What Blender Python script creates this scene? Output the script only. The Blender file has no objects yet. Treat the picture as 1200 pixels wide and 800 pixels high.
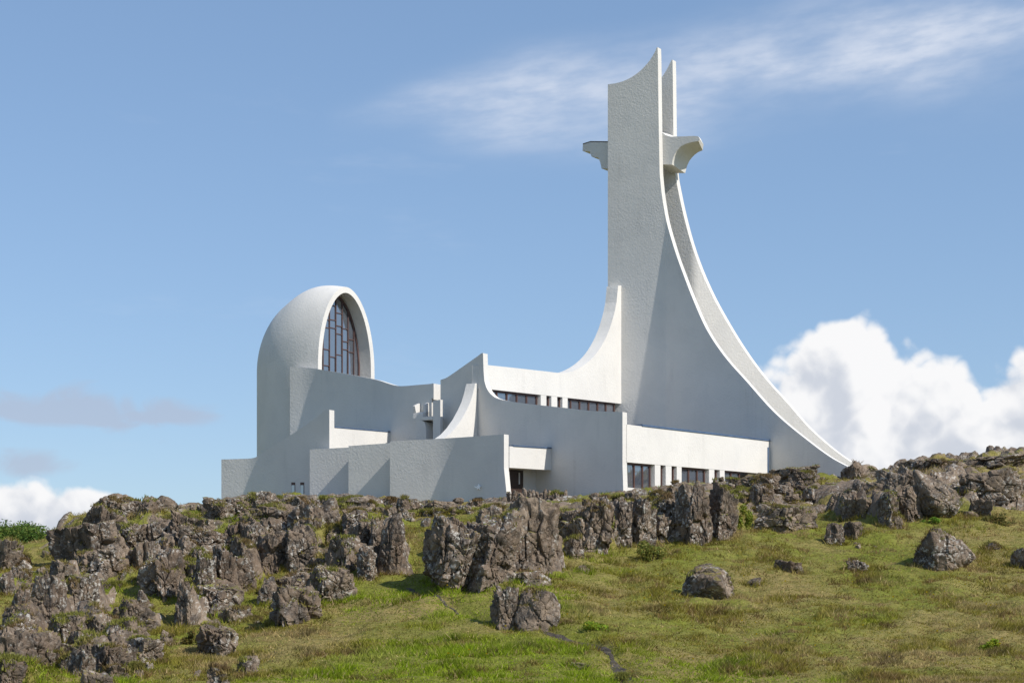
import bpy, bmesh, math, random
import numpy as np
from mathutils import Vector, Matrix

# ------------------------------------------------------------------ camera, sky, sun, exposure
scene = bpy.context.scene
COL = scene.collection
F = 1920.0                 # focal length in pixels of a 1200 px wide picture
HORIZON = 700.0            # picture row of the eye level
cam_data = bpy.data.cameras.new('camera')
cam = bpy.data.objects.new('camera', cam_data); COL.objects.link(cam)
cam.location = (0, 0, 0); cam.rotation_euler = (math.radians(90), 0, 0)
cam_data.sensor_width = 36.0; cam_data.lens = 36.0 * F / 1200.0
cam_data.shift_y = (HORIZON - 400.0) / 1200.0
cam_data.clip_start = 0.1; cam_data.clip_end = 20000
scene.camera = cam

TA, TB = math.radians(36.0), math.radians(25.0)           # the two families of church walls in plan (not square to each other)
dA = Vector((math.sin(TA), math.cos(TA), 0))              # recedes to the right, away from the viewer
dB = Vector((math.cos(TB), -math.sin(TB), 0))             # to the right, towards the viewer
nB = Vector((-math.sin(TB), -math.cos(TB), 0))            # outward normal of the walls along dB
SUN_E = math.radians(9.5); SUN_EL = math.radians(43.0)
sh = dB * math.cos(SUN_E) + nB * math.sin(SUN_E)          # horizontal direction to the sun
S = Vector((sh.x * math.cos(SUN_EL), sh.y * math.cos(SUN_EL), math.sin(SUN_EL)))

world = bpy.data.worlds.new('World'); scene.world = world; world.use_nodes = True

def px_dir(x, y):
    d = Vector(((x - 600) / F, 1, (HORIZON - y) / F)); d.normalize(); return d

class NT:
    """tiny node helper"""
    def __init__(s, tree): s.t = tree; s.n = tree.nodes; s.l = tree.links
    def new(s, typ, **kw):
        n = s.n.new(typ)
        for k, v in kw.items(): setattr(n, k, v)
        return n
    def put(s, sock, v):
        if v is None: return
        if hasattr(v, 'links') or hasattr(v, 'is_output'): s.l.new(v, sock)
        else:
            if isinstance(v, (tuple, list)) and sock.type == 'RGBA' and len(v) == 3: v = (*v, 1)
            sock.default_value = v
    def m(s, op, a, b=None, c=None, clamp=False):
        n = s.new('ShaderNodeMath', operation=op); n.use_clamp = clamp
        for i, v in enumerate((a, b, c)):
            if v is not None: s.put(n.inputs[i], v)
        return n.outputs[0]
    def noise(s, vec, scale, detail=4, rough=.5, dist=0, dim='3D', lac=2.0):
        n = s.new('ShaderNodeTexNoise'); n.noise_dimensions = dim
        s.put(n.inputs['Vector'], vec); n.inputs['Scale'].default_value = scale
        n.inputs['Detail'].default_value = detail; n.inputs['Roughness'].default_value = rough
        n.inputs['Distortion'].default_value = dist; n.inputs['Lacunarity'].default_value = lac
        return n.outputs['Fac']
    def voro(s, vec, scale, feature='F1', rand=1.0):
        n = s.new('ShaderNodeTexVoronoi'); n.feature = feature
        s.put(n.inputs['Vector'], vec); n.inputs['Scale'].default_value = scale
        n.inputs['Randomness'].default_value = rand
        return n.outputs['Distance']
    def mix(s, f, a, b, typ='MIX'):
        n = s.new('ShaderNodeMix', data_type='RGBA', blend_type=typ)
        s.put(n.inputs[0], f); s.put(n.inputs[6], a); s.put(n.inputs[7], b)
        return n.outputs[2]
    def ramp(s, v, lo, hi, a=0.0, b=1.0, smooth=True):
        n = s.new('ShaderNodeMapRange'); n.interpolation_type = 'SMOOTHSTEP' if smooth else 'LINEAR'
        s.put(n.inputs[0], v)
        for i, q in zip((1, 2, 3, 4), (lo, hi, a, b)): n.inputs[i].default_value = q
        return n.outputs[0]
    def vec(s, x, y, z=0.0):
        n = s.new('ShaderNodeCombineXYZ')
        s.put(n.inputs[0], x); s.put(n.inputs[1], y); s.put(n.inputs[2], z)
        return n.outputs[0]
    def vmul(s, v, k):
        n = s.new('ShaderNodeVectorMath', operation='MULTIPLY'); s.put(n.inputs[0], v); n.inputs[1].default_value = k
        return n.outputs[0]
    def vadd(s, v, k):
        n = s.new('ShaderNodeVectorMath', operation='ADD'); s.put(n.inputs[0], v); s.put(n.inputs[1], k)
        return n.outputs[0]

SKY_STRENGTH = 0.12
def build_world():
    t = NT(world.node_tree); t.n.clear()
    out = t.new('ShaderNodeOutputWorld'); bg = t.new('ShaderNodeBackground')
    bg.inputs['Strength'].default_value = SKY_STRENGTH
    t.l.new(bg.outputs[0], out.inputs[0])
    sky = t.new('ShaderNodeTexSky'); sky.sky_type = 'NISHITA'; sky.sun_disc = False
    sky.sun_elevation = SUN_EL; sky.sun_rotation = math.atan2(S.x, S.y)
    sky.altitude = 0; sky.air_density = 1.0; sky.dust_density = 0.3; sky.ozone_density = 3.0
    tc = t.new('ShaderNodeTexCoord')
    sep = t.new('ShaderNodeSeparateXYZ'); t.l.new(tc.outputs['Generated'], sep.inputs[0])
    X, Y, Z = sep.outputs
    az = t.m('ARCTAN2', X, Y); el = t.m('ARCSINE', Z)
    P = t.vec(az, el, 0.0)
    K = 1 / SKY_STRENGTH
    col = sky.outputs[0]
    # whole-sky grade of the clear blue
    gm = t.new('ShaderNodeGamma'); gm.inputs[1].default_value = .57
    t.l.new(col, gm.inputs[0]); col = t.mix(1.0, gm.outputs[0], (1.55 * .12 / SKY_STRENGTH, 1.88 * .12 / SKY_STRENGTH, 2.30 * .12 / SKY_STRENGTH), 'MULTIPLY')
    def ae(x, y):
        d = px_dir(x, y); return math.atan2(d.x, d.y), math.asin(d.z)
    def blob(x, y, rx, ry):
        a0, e0 = ae(x, y)
        dx = t.m('DIVIDE', t.m('SUBTRACT', az, a0), rx / F); dy = t.m('DIVIDE', t.m('SUBTRACT', el, e0), ry / F)
        return t.m('SUBTRACT', 1.0, t.m('SQRT', t.m('ADD', t.m('MULTIPLY', dx, dx), t.m('MULTIPLY', dy, dy))))
    # --- thin high cloud, a tilted streaky band
    a0, e0 = ae(400, 140); a1, e1 = ae(1200, 28)
    L = math.hypot(a1 - a0, e1 - e0); ca, sa = (a1 - a0) / L, (e1 - e0) / L
    dx = t.m('SUBTRACT', az, a0); dy = t.m('SUBTRACT', el, e0)
    along = t.m('ADD', t.m('MULTIPLY', dx, ca), t.m('MULTIPLY', dy, sa))
    across = t.m('SUBTRACT', t.m('MULTIPLY', dy, ca), t.m('MULTIPLY', dx, sa))
    Q = t.vec(along, t.m('MULTIPLY', across, 2.2), 3.7)
    wob = t.m('MULTIPLY', t.m('SUBTRACT', t.noise(Q, 6, 1, dim='2D'), .5), .07)
    wid = t.ramp(along, -.02, .42, .013, .028, smooth=False)
    band = t.m('DIVIDE', t.m('ADD', across, wob), wid)
    band = t.m('POWER', 2.718, t.m('MULTIPLY', t.m('MULTIPLY', band, band), -1.0))
    streak = t.noise(Q, 10, 5, .55, 0, dim='2D')
    fine = t.noise(t.vec(along, t.m('MULTIPLY', across, 4.0), 1.0), 34, 4, .55, 0, dim='2D')
    ci = t.m('MULTIPLY', t.m('MULTIPLY', band, t.ramp(streak, .15, .80, .25, 1)), t.ramp(fine, .2, .75, .55, 1))
    ci = t.m('MULTIPLY', ci, t.ramp(along, -.02, .10))
    # faint scattered wisps elsewhere
    far = t.m('MULTIPLY', t.ramp(t.noise(t.vec(az, t.m('MULTIPLY', el, 4.0), 9.0), 5, 5, .6, 0, dim='2D'), .60, .85), .22)
    ci = t.m('MAXIMUM', t.m('MULTIPLY', ci, .85), t.m('MULTIPLY', far, .5))
    col = t.mix(ci, col, (0.80 * K, 0.84 * K, 0.93 * K))
    # --- small grey flat clouds
    g = t.m('ADD', t.m('MAXIMUM', blob(75, 482, 190, 34), t.m('MAXIMUM', blob(170, 488, 110, 16), blob(40, 545, 60, 22))),
            t.m('MULTIPLY', t.m('SUBTRACT', t.noise(t.vec(az, t.m('MULTIPLY', el, 2.2), 2.0), 22, 5, .55, .4, dim='2D'), .5), 1.9))
    col = t.mix(t.m('MULTIPLY', t.ramp(g, .15, .85), .60), col, (0.46 * K, 0.50 * K, 0.62 * K))
    # --- cumulus: a bank low over the horizon all round, heaped where the blobs are
    def density(off):
        Pq = t.vadd(P, off) if off else P
        r = t.m('MULTIPLY', t.m('SUBTRACT', t.noise(Pq, 17, 6, .52, 0, dim='2D'), .5), 1.5)
        for sc, am in ((21, .34), (47, .20), (98, .10)):      # billows: round puffs meeting in creases
            n = t.noise(Pq, sc, 0, .5, dim='2D')
            r = t.m('ADD', r, t.m('MULTIPLY', t.m('SUBTRACT', t.m('ABSOLUTE', t.m('SUBTRACT', n, .5)), .11), am * 3.6))
        return r
    shape = None
    for b in ((1005, 525, 185, 172), (1075, 535, 120, 140), (1225, 540, 115, 150), (930, 520, 85, 95),
              (35, 650, 150, 100), (95, 632, 95, 72), (-60, 655, 150, 100)):
        q = blob(*b); shape = q if shape is None else t.m('MAXIMUM', shape, q)
    # the same kind of bank continues round the horizon, outside the picture too
    ring = t.m('SUBTRACT', t.m('MULTIPLY', t.noise(t.vec(az, 0.0, 5.0), 1.7, 3), 1.3), t.m('ADD', .62, t.m('MULTIPLY', el, 9.0)))
    shape = t.m('MAXIMUM', shape, ring)
    d0 = density((.91, .64, 0)); d1 = density((.920, .652, 0))
    dens = t.m('ADD', shape, t.m('MULTIPLY', d0, .44))
    mask = t.ramp(dens, .15, .32)
    lit = t.m('ADD', t.m('MULTIPLY', t.m('SUBTRACT', d0, d1), 1.1), .58)
    edge = t.ramp(dens, .25, 1.05, .22, -.26, smooth=False)        # thick middles are greyer than sunlit rims
    soft = t.m('MULTIPLY', t.m('SUBTRACT', t.noise(P, 11, 2, .5, dim='2D'), .5), 1.1)
    lit = t.m('ADD', t.m('ADD', lit, edge), soft)
    lit = t.m('SUBTRACT', lit, t.ramp(az, -.20, -.05, .22, 0))      # the western bank stands partly in its own shade
    cc = t.mix(t.ramp(lit, .12, .95), (0.62 * K, 0.66 * K, 0.74 * K), (0.95 * K, 0.95 * K, 0.96 * K))
    col = t.mix(mask, col, cc)
    t.l.new(col, bg.inputs['Color'])
build_world()

sun_data = bpy.data.lights.new('sun', 'SUN'); sun_data.energy = 4.9; sun_data.angle = math.radians(0.5)
sun_data.color = (1.0, 0.955, 0.885)
sun = bpy.data.objects.new('sun', sun_data); COL.objects.link(sun)
sun.rotation_euler = S.to_track_quat('Z', 'Y').to_euler(); sun.location = (40, -20, 80)

vs = scene.view_settings
vs.view_transform = 'Standard'; vs.look = 'None'; vs.exposure = 0.0; vs.gamma = 1.0; vs.use_curve_mapping = False
scene.cycles.max_bounces = 6

world.cycles.sampling_method = 'MANUAL'; world.cycles.sample_map_resolution = 512

# ------------------------------------------------------------------ helpers
def tag(o, label=None, cat=None, group=None, kind=None):
    if label: o['label'] = label
    if cat: o['category'] = cat
    if group: o['group'] = group
    if kind: o['kind'] = kind
    return o

def link(name, me, mat=None, parent=None):
    o = bpy.data.objects.new(name, me); COL.objects.link(o)
    if mat is not None and not me.materials: me.materials.append(mat)
    if parent is not None: o.parent = parent
    return o

def empty(name, loc=(0, 0, 0)):
    o = bpy.data.objects.new(name, None); COL.objects.link(o); o.location = loc; o.empty_display_size = .3
    return o

def mesh(name, verts, faces, mat=None, parent=None, smooth=None):
    """verts are world coordinates; when parented they are moved into the parent's (unrotated) frame"""
    off = Vector((0, 0, 0)); p = parent
    while p is not None: off += Vector(p.location); p = p.parent
    me = bpy.data.meshes.new(name)
    me.from_pydata([tuple(Vector(v) - off) for v in verts], [], faces)
    bm = bmesh.new(); bm.from_mesh(me); bmesh.ops.recalc_face_normals(bm, faces=bm.faces); bm.to_mesh(me); bm.free()
    if smooth is not None:
        me.polygons.foreach_set('use_smooth', np.array([bool(s) for s in smooth]) if not isinstance(smooth, bool) else np.full(len(me.polygons), smooth))
    return link(name, me, mat, parent)

def solid(name, polys, mat=None, parent=None):
    """several closed prisms, each (ring, ring) of world points, in one mesh"""
    V, Fc = [], []
    for r0, r1 in polys:
        n = len(r0); o = len(V); V += list(r0) + list(r1)
        Fc += [list(range(o, o + n)), list(range(o + 2 * n - 1, o + n - 1, -1))]
        Fc += [[o + i, o + n + i, o + n + (i + 1) % n, o + (i + 1) % n] for i in range(n)]
    o = mesh(name, V, Fc, mat, parent, smooth=True); o.data.set_sharp_from_angle(angle=math.radians(28)); return o

# ---- vectorised noise
_rng = np.random.RandomState(7)
_G = _rng.normal(size=(4096, 3)); _G /= np.linalg.norm(_G, axis=1)[:, None]
_R = _rng.rand(4096, 3)
def _h(i, seed):
    h = (i[..., 0].astype(np.int64) * 73856093) ^ (i[..., 1].astype(np.int64) * 19349663) ^ (i[..., 2].astype(np.int64) * 83492791) ^ (seed * 2654435761)
    h = (h ^ (h >> 13)) * 1274126177
    return ((h ^ (h >> 16)) & 4095)
def gnoise(P, seed=0):
    P = np.asarray(P, float); i = np.floor(P); f = P - i; u = f * f * f * (f * (f * 6 - 15) + 10)
    res = 0
    for dx in (0, 1):
        for dy in (0, 1):
            for dz in (0, 1):
                o = np.array([dx, dy, dz]); g = _G[_h(i + o, seed)]
                w = (u[..., 0] if dx else 1 - u[..., 0]) * (u[..., 1] if dy else 1 - u[..., 1]) * (u[..., 2] if dz else 1 - u[..., 2])
                res = res + w * ((f - o) * g).sum(-1)
    return res * 1.6
def fbm(P, octv=4, seed=0, gain=.5):
    a, r, k = 1.0, 0, 1.0
    for o in range(octv):
        r = r + a * gnoise(np.asarray(P) * k, seed + o); a *= gain; k *= 2.03
    return r
def worley(P, seed=0):
    P = np.asarray(P, float); i = np.floor(P); f1 = np.full(P.shape[:-1], 9.0); f2 = f1.copy()
    cid = np.zeros(P.shape[:-1], int); vec = np.zeros(P.shape)
    for dx in (-1, 0, 1):
        for dy in (-1, 0, 1):
            for dz in (-1, 0, 1):
                c = i + np.array([dx, dy, dz]); h = _h(c, seed); v = P - c - _R[h]; d = np.linalg.norm(v, axis=-1)
                m = d < f1; vec = np.where(m[..., None], v, vec)
                f2 = np.where(m, f1, np.minimum(f2, d)); cid = np.where(m, h, cid); f1 = np.where(m, d, f1)
    worley.vec = vec
    return f1, f2, cid
def sstep(x, a, b):
    u = np.clip((x - a) / (b - a), 0, 1); return u * u * (3 - 2 * u)

# ------------------------------------------------------------------ materials
def material(name):
    m = bpy.data.materials.new(name); m.use_nodes = True
    t = NT(m.node_tree); b = t.n['Principled BSDF']
    return m, t, b
def pos(t): return t.new('ShaderNodeNewGeometry').outputs['Position']
def bump(t, b, h, dist, strength=1.0, prev=None):
    n = t.new('ShaderNodeBump'); n.inputs['Distance'].default_value = dist; n.inputs['Strength'].default_value = strength
    t.put(n.inputs['Height'], h)
    if prev is not None: t.l.new(prev, n.inputs['Normal'])
    t.l.new(n.outputs[0], b.inputs['Normal']); return n.outputs[0]

def mat_stucco():
    m, t, b = material('white_stucco'); P = pos(t)
    big = t.noise(P, .35, 5, .6); streak = t.noise(t.vmul(P, (1, 1, .18)), 1.3, 5, .6)
    c = t.mix(t.ramp(big, .35, .7), (.70, .672, .628), (.645, .62, .582))
    c = t.mix(t.m('MULTIPLY', t.ramp(streak, .54, .78), .45), c, (.54, .52, .49))
    run = t.noise(t.vmul(P, (3.2, 3.2, .10)), 1.0, 4, .6)                       # thin rain runs
    c = t.mix(t.m('MULTIPLY', t.m('MULTIPLY', t.ramp(run, .60, .74), t.ramp(big, .40, .62)), .40), c, (.46, .44, .40))
    patch = t.ramp(t.noise(P, .8, 2, .4), .60, .64)                             # repainted patches
    c = t.mix(t.m('MULTIPLY', patch, .16), c, (.575, .57, .555))
    t.l.new(c, b.inputs['Base Color'])
    b.inputs['Roughness'].default_value = .75; b.inputs['Specular IOR Level'].default_value = .25
    h1 = t.noise(P, 8.5, 4, .62); h2 = t.noise(P, 1.6, 3, .6)
    rough = t.ramp(t.noise(P, .22, 3, .6), .3, .7, .45, 1.0)
    h = t.m('ADD', t.m('MULTIPLY', h1, rough), t.m('MULTIPLY', h2, .35))
    bump(t, b, h, .027, .9)
    return m
def mat_simple(name, col, rough=.6, metal=0.0, var=.15, scale=3.0, bmp=0.0):
    m, t, b = material(name); P = pos(t); n = t.noise(P, scale, 4, .6)
    c = t.mix(t.ramp(n, .3, .7), tuple(x * (1 - var) for x in col), tuple(min(1, x * (1 + var)) for x in col))
    t.l.new(c, b.inputs['Base Color']); b.inputs['Roughness'].default_value = rough; b.inputs['Metallic'].default_value = metal
    if bmp: bump(t, b, t.noise(P, scale * 6, 4, .6), bmp)
    return m
def mat_glass():
    m, t, b = material('window_glass'); P = pos(t); n = t.noise(P, .7, 2, .5)
    b.inputs['Base Color'].default_value = (.07, .08, .10, 1); b.inputs['Roughness'].default_value = .05
    b.inputs['Specular IOR Level'].default_value = 1.0; b.inputs['IOR'].default_value = 2.3
    bump(t, b, n, .05, .5)
    return m
def rock_color(t, P):
    n1 = t.noise(P, .45, 4, .6); n2 = t.noise(P, 2.3, 6, .68); n3 = t.noise(P, 9, 6, .7)
    c = t.mix(t.ramp(n1, .35, .65), (.155, .112, .080), (.262, .200, .146))
    c = t.mix(t.ramp(n2, .42, .66), c, (.072, .060, .050))
    c = t.mix(t.m('MULTIPLY', t.ramp(n3, .50, .72), .6), c, (.33, .285, .24))
    # pale lichen crust: broad patches made of small spots
    lz = t.m('MULTIPLY', t.ramp(t.noise(P, .8, 4, .6), .46, .60), t.ramp(t.noise(P, 7.5, 5, .65), .52, .60))
    c = t.mix(t.m('MULTIPLY', lz, .85), c, (.50, .47, .42))
    sp = t.m('MULTIPLY', t.ramp(t.voro(P, 5.5), .20, .10), t.ramp(n2, .42, .55))
    c = t.mix(t.m('MULTIPLY', sp, .6), c, (.42, .40, .36))
    # fine dark flecks scattered through the rock colour by noise
    fleck = t.ramp(t.noise(P, 24, 5, .7), .36, .28)
    c = t.mix(t.m('MULTIPLY', fleck, .6), c, (.04, .037, .034))
    return c, n2, n3
def moss_color(t, P):
    a = t.noise(P, 1.1, 5, .6); d = t.noise(P, 11, 4, .6)
    c = t.mix(t.ramp(a, .38, .64), (.190, .190, .042), (.24, .165, .070))
    return t.mix(t.ramp(d, .42, .68), c, (.10, .105, .03))
def rock_bump(t, b, P, n2, n3):
    crack = t.voro(t.vadd(P, t.vmul(t.vec(n2, n3, n2), (.5, .5, .5))), 1.5, 'DISTANCE_TO_EDGE')
    crack = t.ramp(crack, 0, .06)
    fine = t.noise(P, 26, 5, .7)
    h = t.m('ADD', t.m('ADD', t.m('MULTIPLY', n2, .55), t.m('MULTIPLY', n3, .35)), t.m('ADD', t.m('MULTIPLY', crack, .18), t.m('MULTIPLY', fine, .10)))
    bump(t, b, h, .17, .75)
def mat_rock(moss=1.0):
    m, t, b = material('basalt_rock'); P = pos(t)
    c, n2, n3 = rock_color(t, P)
    geo = t.new('ShaderNodeNewGeometry'); sp = t.new('ShaderNodeSeparateXYZ'); t.l.new(geo.outputs['Normal'], sp.inputs[0])
    up = t.m('ADD', sp.outputs[2], t.m('MULTIPLY', t.m('SUBTRACT', t.noise(P, 1.0, 6, .65), .5), 1.7))
    f = t.m('MULTIPLY', t.ramp(up, .86, 1.02), moss)
    c = t.mix(f, c, moss_color(t, P))
    t.l.new(c, b.inputs['Base Color']); b.inputs['Roughness'].default_value = .9; b.inputs['Specular IOR Level'].default_value = .15
    rock_bump(t, b, P, n2, n3)
    return m
def mat_ground():
    m, t, b = material('hill_ground'); P = pos(t)
    at = t.new('ShaderNodeAttribute'); at.attribute_name = 'rock'
    c, n2, n3 = rock_color(t, P)
    f = t.m('ADD', at.outputs['Fac'], t.m('MULTIPLY', t.m('SUBTRACT', t.noise(P, 1.4, 6, .65), .5), .9))
    f = t.ramp(f, .45, .60)
    g = t.mix(t.ramp(t.noise(P, .25, 4, .6), .35, .65), (.175, .190, .028), (.265, .205, .078))
    g = t.mix(t.ramp(t.noise(P, 6, 5, .7), .42, .7), g, (.13, .13, .03))
    t.l.new(t.mix(f, g, c), b.inputs['Base Color'])
    b.inputs['Roughness'].default_value = .92; b.inputs['Specular IOR Level'].default_value = .12
    rock_bump(t, b, P, n2, n3)
    return m
def mat_attr_color(name, attr='tint', rough=.7, trans=.38):
    m, t, b = material(name)
    at = t.new('ShaderNodeAttribute'); at.attribute_name = attr
    t.l.new(at.outputs['Color'], b.inputs['Base Color']); b.inputs['Roughness'].default_value = rough
    b.inputs['Specular IOR Level'].default_value = .2
    tr = t.new('ShaderNodeBsdfTranslucent'); t.l.new(at.outputs['Color'], tr.inputs['Color'])
    mx = t.new('ShaderNodeMixShader'); mx.inputs[0].default_value = trans
    out = t.n['Material Output']; t.l.new(b.outputs[0], mx.inputs[1]); t.l.new(tr.outputs[0], mx.inputs[2]); t.l.new(mx.outputs[0], out.inputs[0])
    return m
def mat_soil():
    m, t, b = material('path_soil'); P = pos(t); n = t.noise(P, 5, 6, .7)
    c = t.mix(t.ramp(n, .3, .7), (.028, .022, .016), (.13, .105, .08))
    t.l.new(c, b.inputs['Base Color']); b.inputs['Roughness'].default_value = .95
    bump(t, b, t.noise(P, 9, 6, .7), .12)
    return m

STUCCO = mat_stucco(); GLASS = mat_glass(); ROCK = mat_rock(); GROUND = mat_ground(); SOIL = mat_soil()
FRAME = mat_simple('brown_window_frame', (.085, .040, .030), .55)
DOOR = mat_simple('dark_brown_door', (.045, .026, .020), .5, bmp=.004)
FLASH = mat_simple('blue_grey_flashing', (.10, .15, .24), .4, .3)
ROOF = mat_simple('roof_felt', (.12, .14, .17), .8)
CURTAIN = mat_simple('red_curtain', (.30, .11, .10), .8)
BLACK = mat_simple('black_lamp_housing', (.015, .015, .017), .4)
LENS = mat_simple('lamp_lens', (.45, .5, .55), .15)
ENAMEL = mat_simple('white_enamel', (.93, .93, .92), .35, var=.03)
GREYPAINT = mat_simple('pale_metal', (.62, .62, .62), .45)
RUST = mat_simple('weathered_roof_edge', (.16, .13, .10), .8, bmp=.02)
GRASS = mat_attr_color('grass_blades'); LEAF = mat_attr_color('shrub_leaves', trans=.3); FLOWER = mat_attr_color('flower_petals', trans=.2)
BARK = mat_simple('shrub_bark', (.07, .05, .035), .9)

# ------------------------------------------------------------------ plan geometry
O = Vector((176 / F * 100, 100, 0))
def ray(x): return (x - 600) / F
class Plan:
    """a vertical surface given by a polyline in plan"""
    def __init__(s, pts): s.p = [Vector((q.x, q.y, 0)) for q in pts]
    def hit(s, x):
        t = ray(x); best = None; n = len(s.p)
        for i in range(n - 1):
            p, d = s.p[i], s.p[i + 1] - s.p[i]
            den = d.x - t * d.y
            if abs(den) < 1e-9: continue
            k = (t * p.y - p.x) / den
            lo = -50 if i == 0 else 0; hi = 50 if i == n - 2 else 1
            if lo <= k <= hi:
                q = p + d * k
                if best is None or max(0, -k, k - 1) < best[0]: best = (max(0, -k, k - 1), q)
        return best[1]
    def at(s, x, y):
        q = s.hit(x); return Vector((q.x, q.y, (HORIZON - y) / F * q.y))
_det = dA.x * dB.y - dA.y * dB.x
def ab(v): w = Vector((v.x, v.y, 0)) - O; return (w.x * dB.y - w.y * dB.x) / _det, (dA.x * w.y - dA.y * w.x) / _det
def planB(a, b0, bflat, phi, blen, b1):
    """runs along dB, then bends by phi (towards the viewer when positive) over blen metres"""
    p = O + dA * a + dB * b0; pts = [p.copy()]; b = b0; phi = math.radians(phi)
    p = O + dA * a + dB * bflat; pts.append(p.copy()); n = 14
    for i in range(n):
        th = phi * (i + .5) / n; p = p + (dB * math.cos(th) + nB * math.sin(th)) * (blen / n); pts.append(p.copy())
    p = p + (dB * math.cos(phi) + nB * math.sin(phi)) * b1; pts.append(p)
    return Plan(pts)
def planA(b, a0=-40, a1=20): return Plan([O + dB * b + dA * a0, O + dB * b + dA * a1])
def bis(f, lo, hi):
    s = f(lo) > 0
    for _ in range(50):
        m = (lo + hi) / 2
        if (f(m) > 0) == s: lo = m
        else: hi = m
    return (lo + hi) / 2

PHI = 16.0
T1 = planB(0, -6, 0, PHI, .5, 20)
T2 = planB(1.9, -6, .75, -30, .5, 20)
b_nave = ab(T1.hit(902))[1]; NAVE = planA(b_nave)
b_cler = ab(T1.hit(728))[1]; CLER = planA(b_cler)
pm, pr = CLER.hit(566), NAVE.hit(730)
W5 = Plan([pm - (pr - pm) * .6, pm, pr, pr + (pr - pm) * .2])
b_pan = ab(W5.hit(646))[1]; PANEL = planA(b_pan)
def s3(a):
    q = Plan([O + dA * a - dB * 30, O + dA * a + dB * 30]).hit(512); return planB(a, -30, ab(q)[1], 17, 2.2, 20)
aS3 = bis(lambda a: ab(s3(a).hit(591))[1] - b_pan, -26, -14); S3 = s3(aS3)
S2 = planB(aS3 + 1.0, -30, 20, 0, 1, 5); S1 = planB(aS3 + 2.0, -30, 20, 0, 1, 5)
def flat(a): return Plan([O + dA * a - dB * 60, O + dA * a + dB * 30])
def p1b(a): return planB(a, -50, ab(flat(a).hit(286))[1], 13, 1.6, 20)
aP1b = bis(lambda a: ab(p1b(a).hit(386))[0] - (aS3 + 2.55), -22, 2); P1B = p1b(aP1b)
b_ann = ab(P1B.hit(384))[1]; ANNEX = planA(b_ann)
def p1(a): return planB(a, -50, ab(flat(a).hit(352))[1], 14, 1.8, 20)
aP1 = bis(lambda a: ab(p1(a).hit(457))[1] - b_ann, -16, 2); P1 = p1(aP1)
print('PLAN nave', b_nave, 'cler', b_cler, 'panel', b_pan, 'S3', aS3, 'P1b', aP1b, 'annex', b_ann, 'P1', aP1)
print('PLAN Y', [round(w.hit(x).y, 1) for w, x in ((T1, 712), (T1, 1010), (T2, 1015), (W5, 730), (W5, 516), (S3, 590), (S3, 457), (P1B, 260), (P1, 340), (P1, 508))])

church = empty('church', (O.x, O.y, 5.0))
tag(church, 'white modern concrete church with a sweeping curved tower on the rocky hilltop', 'church')

def interp(pts, x):
    xs = [p[0] for p in pts]; ys = [p[1] for p in pts]; return float(np.interp(x, xs, ys))
def pchip(pts, x):
    xs = np.array([p[0] for p in pts], float); ys = np.array([p[1] for p in pts], float); n = len(xs)
    if n < 3: return float(np.interp(x, xs, ys))
    h = np.diff(xs); d = np.diff(ys) / h; m = np.zeros(n)
    for i in range(1, n - 1):
        if d[i - 1] * d[i] > 0:
            w1, w2 = 2 * h[i] + h[i - 1], h[i] + 2 * h[i - 1]; m[i] = (w1 + w2) / (w1 / d[i - 1] + w2 / d[i])
    m[0], m[-1] = d[0], d[-1]
    i = int(np.clip(np.searchsorted(xs, x) - 1, 0, n - 2)); t = (x - xs[i]) / h[i]
    return float((1 + 2 * t) * (1 - t) ** 2 * ys[i] + t * (1 - t) ** 2 * h[i] * m[i] + t * t * (3 - 2 * t) * ys[i + 1] + t * t * (t - 1) * h[i] * m[i + 1])
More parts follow.
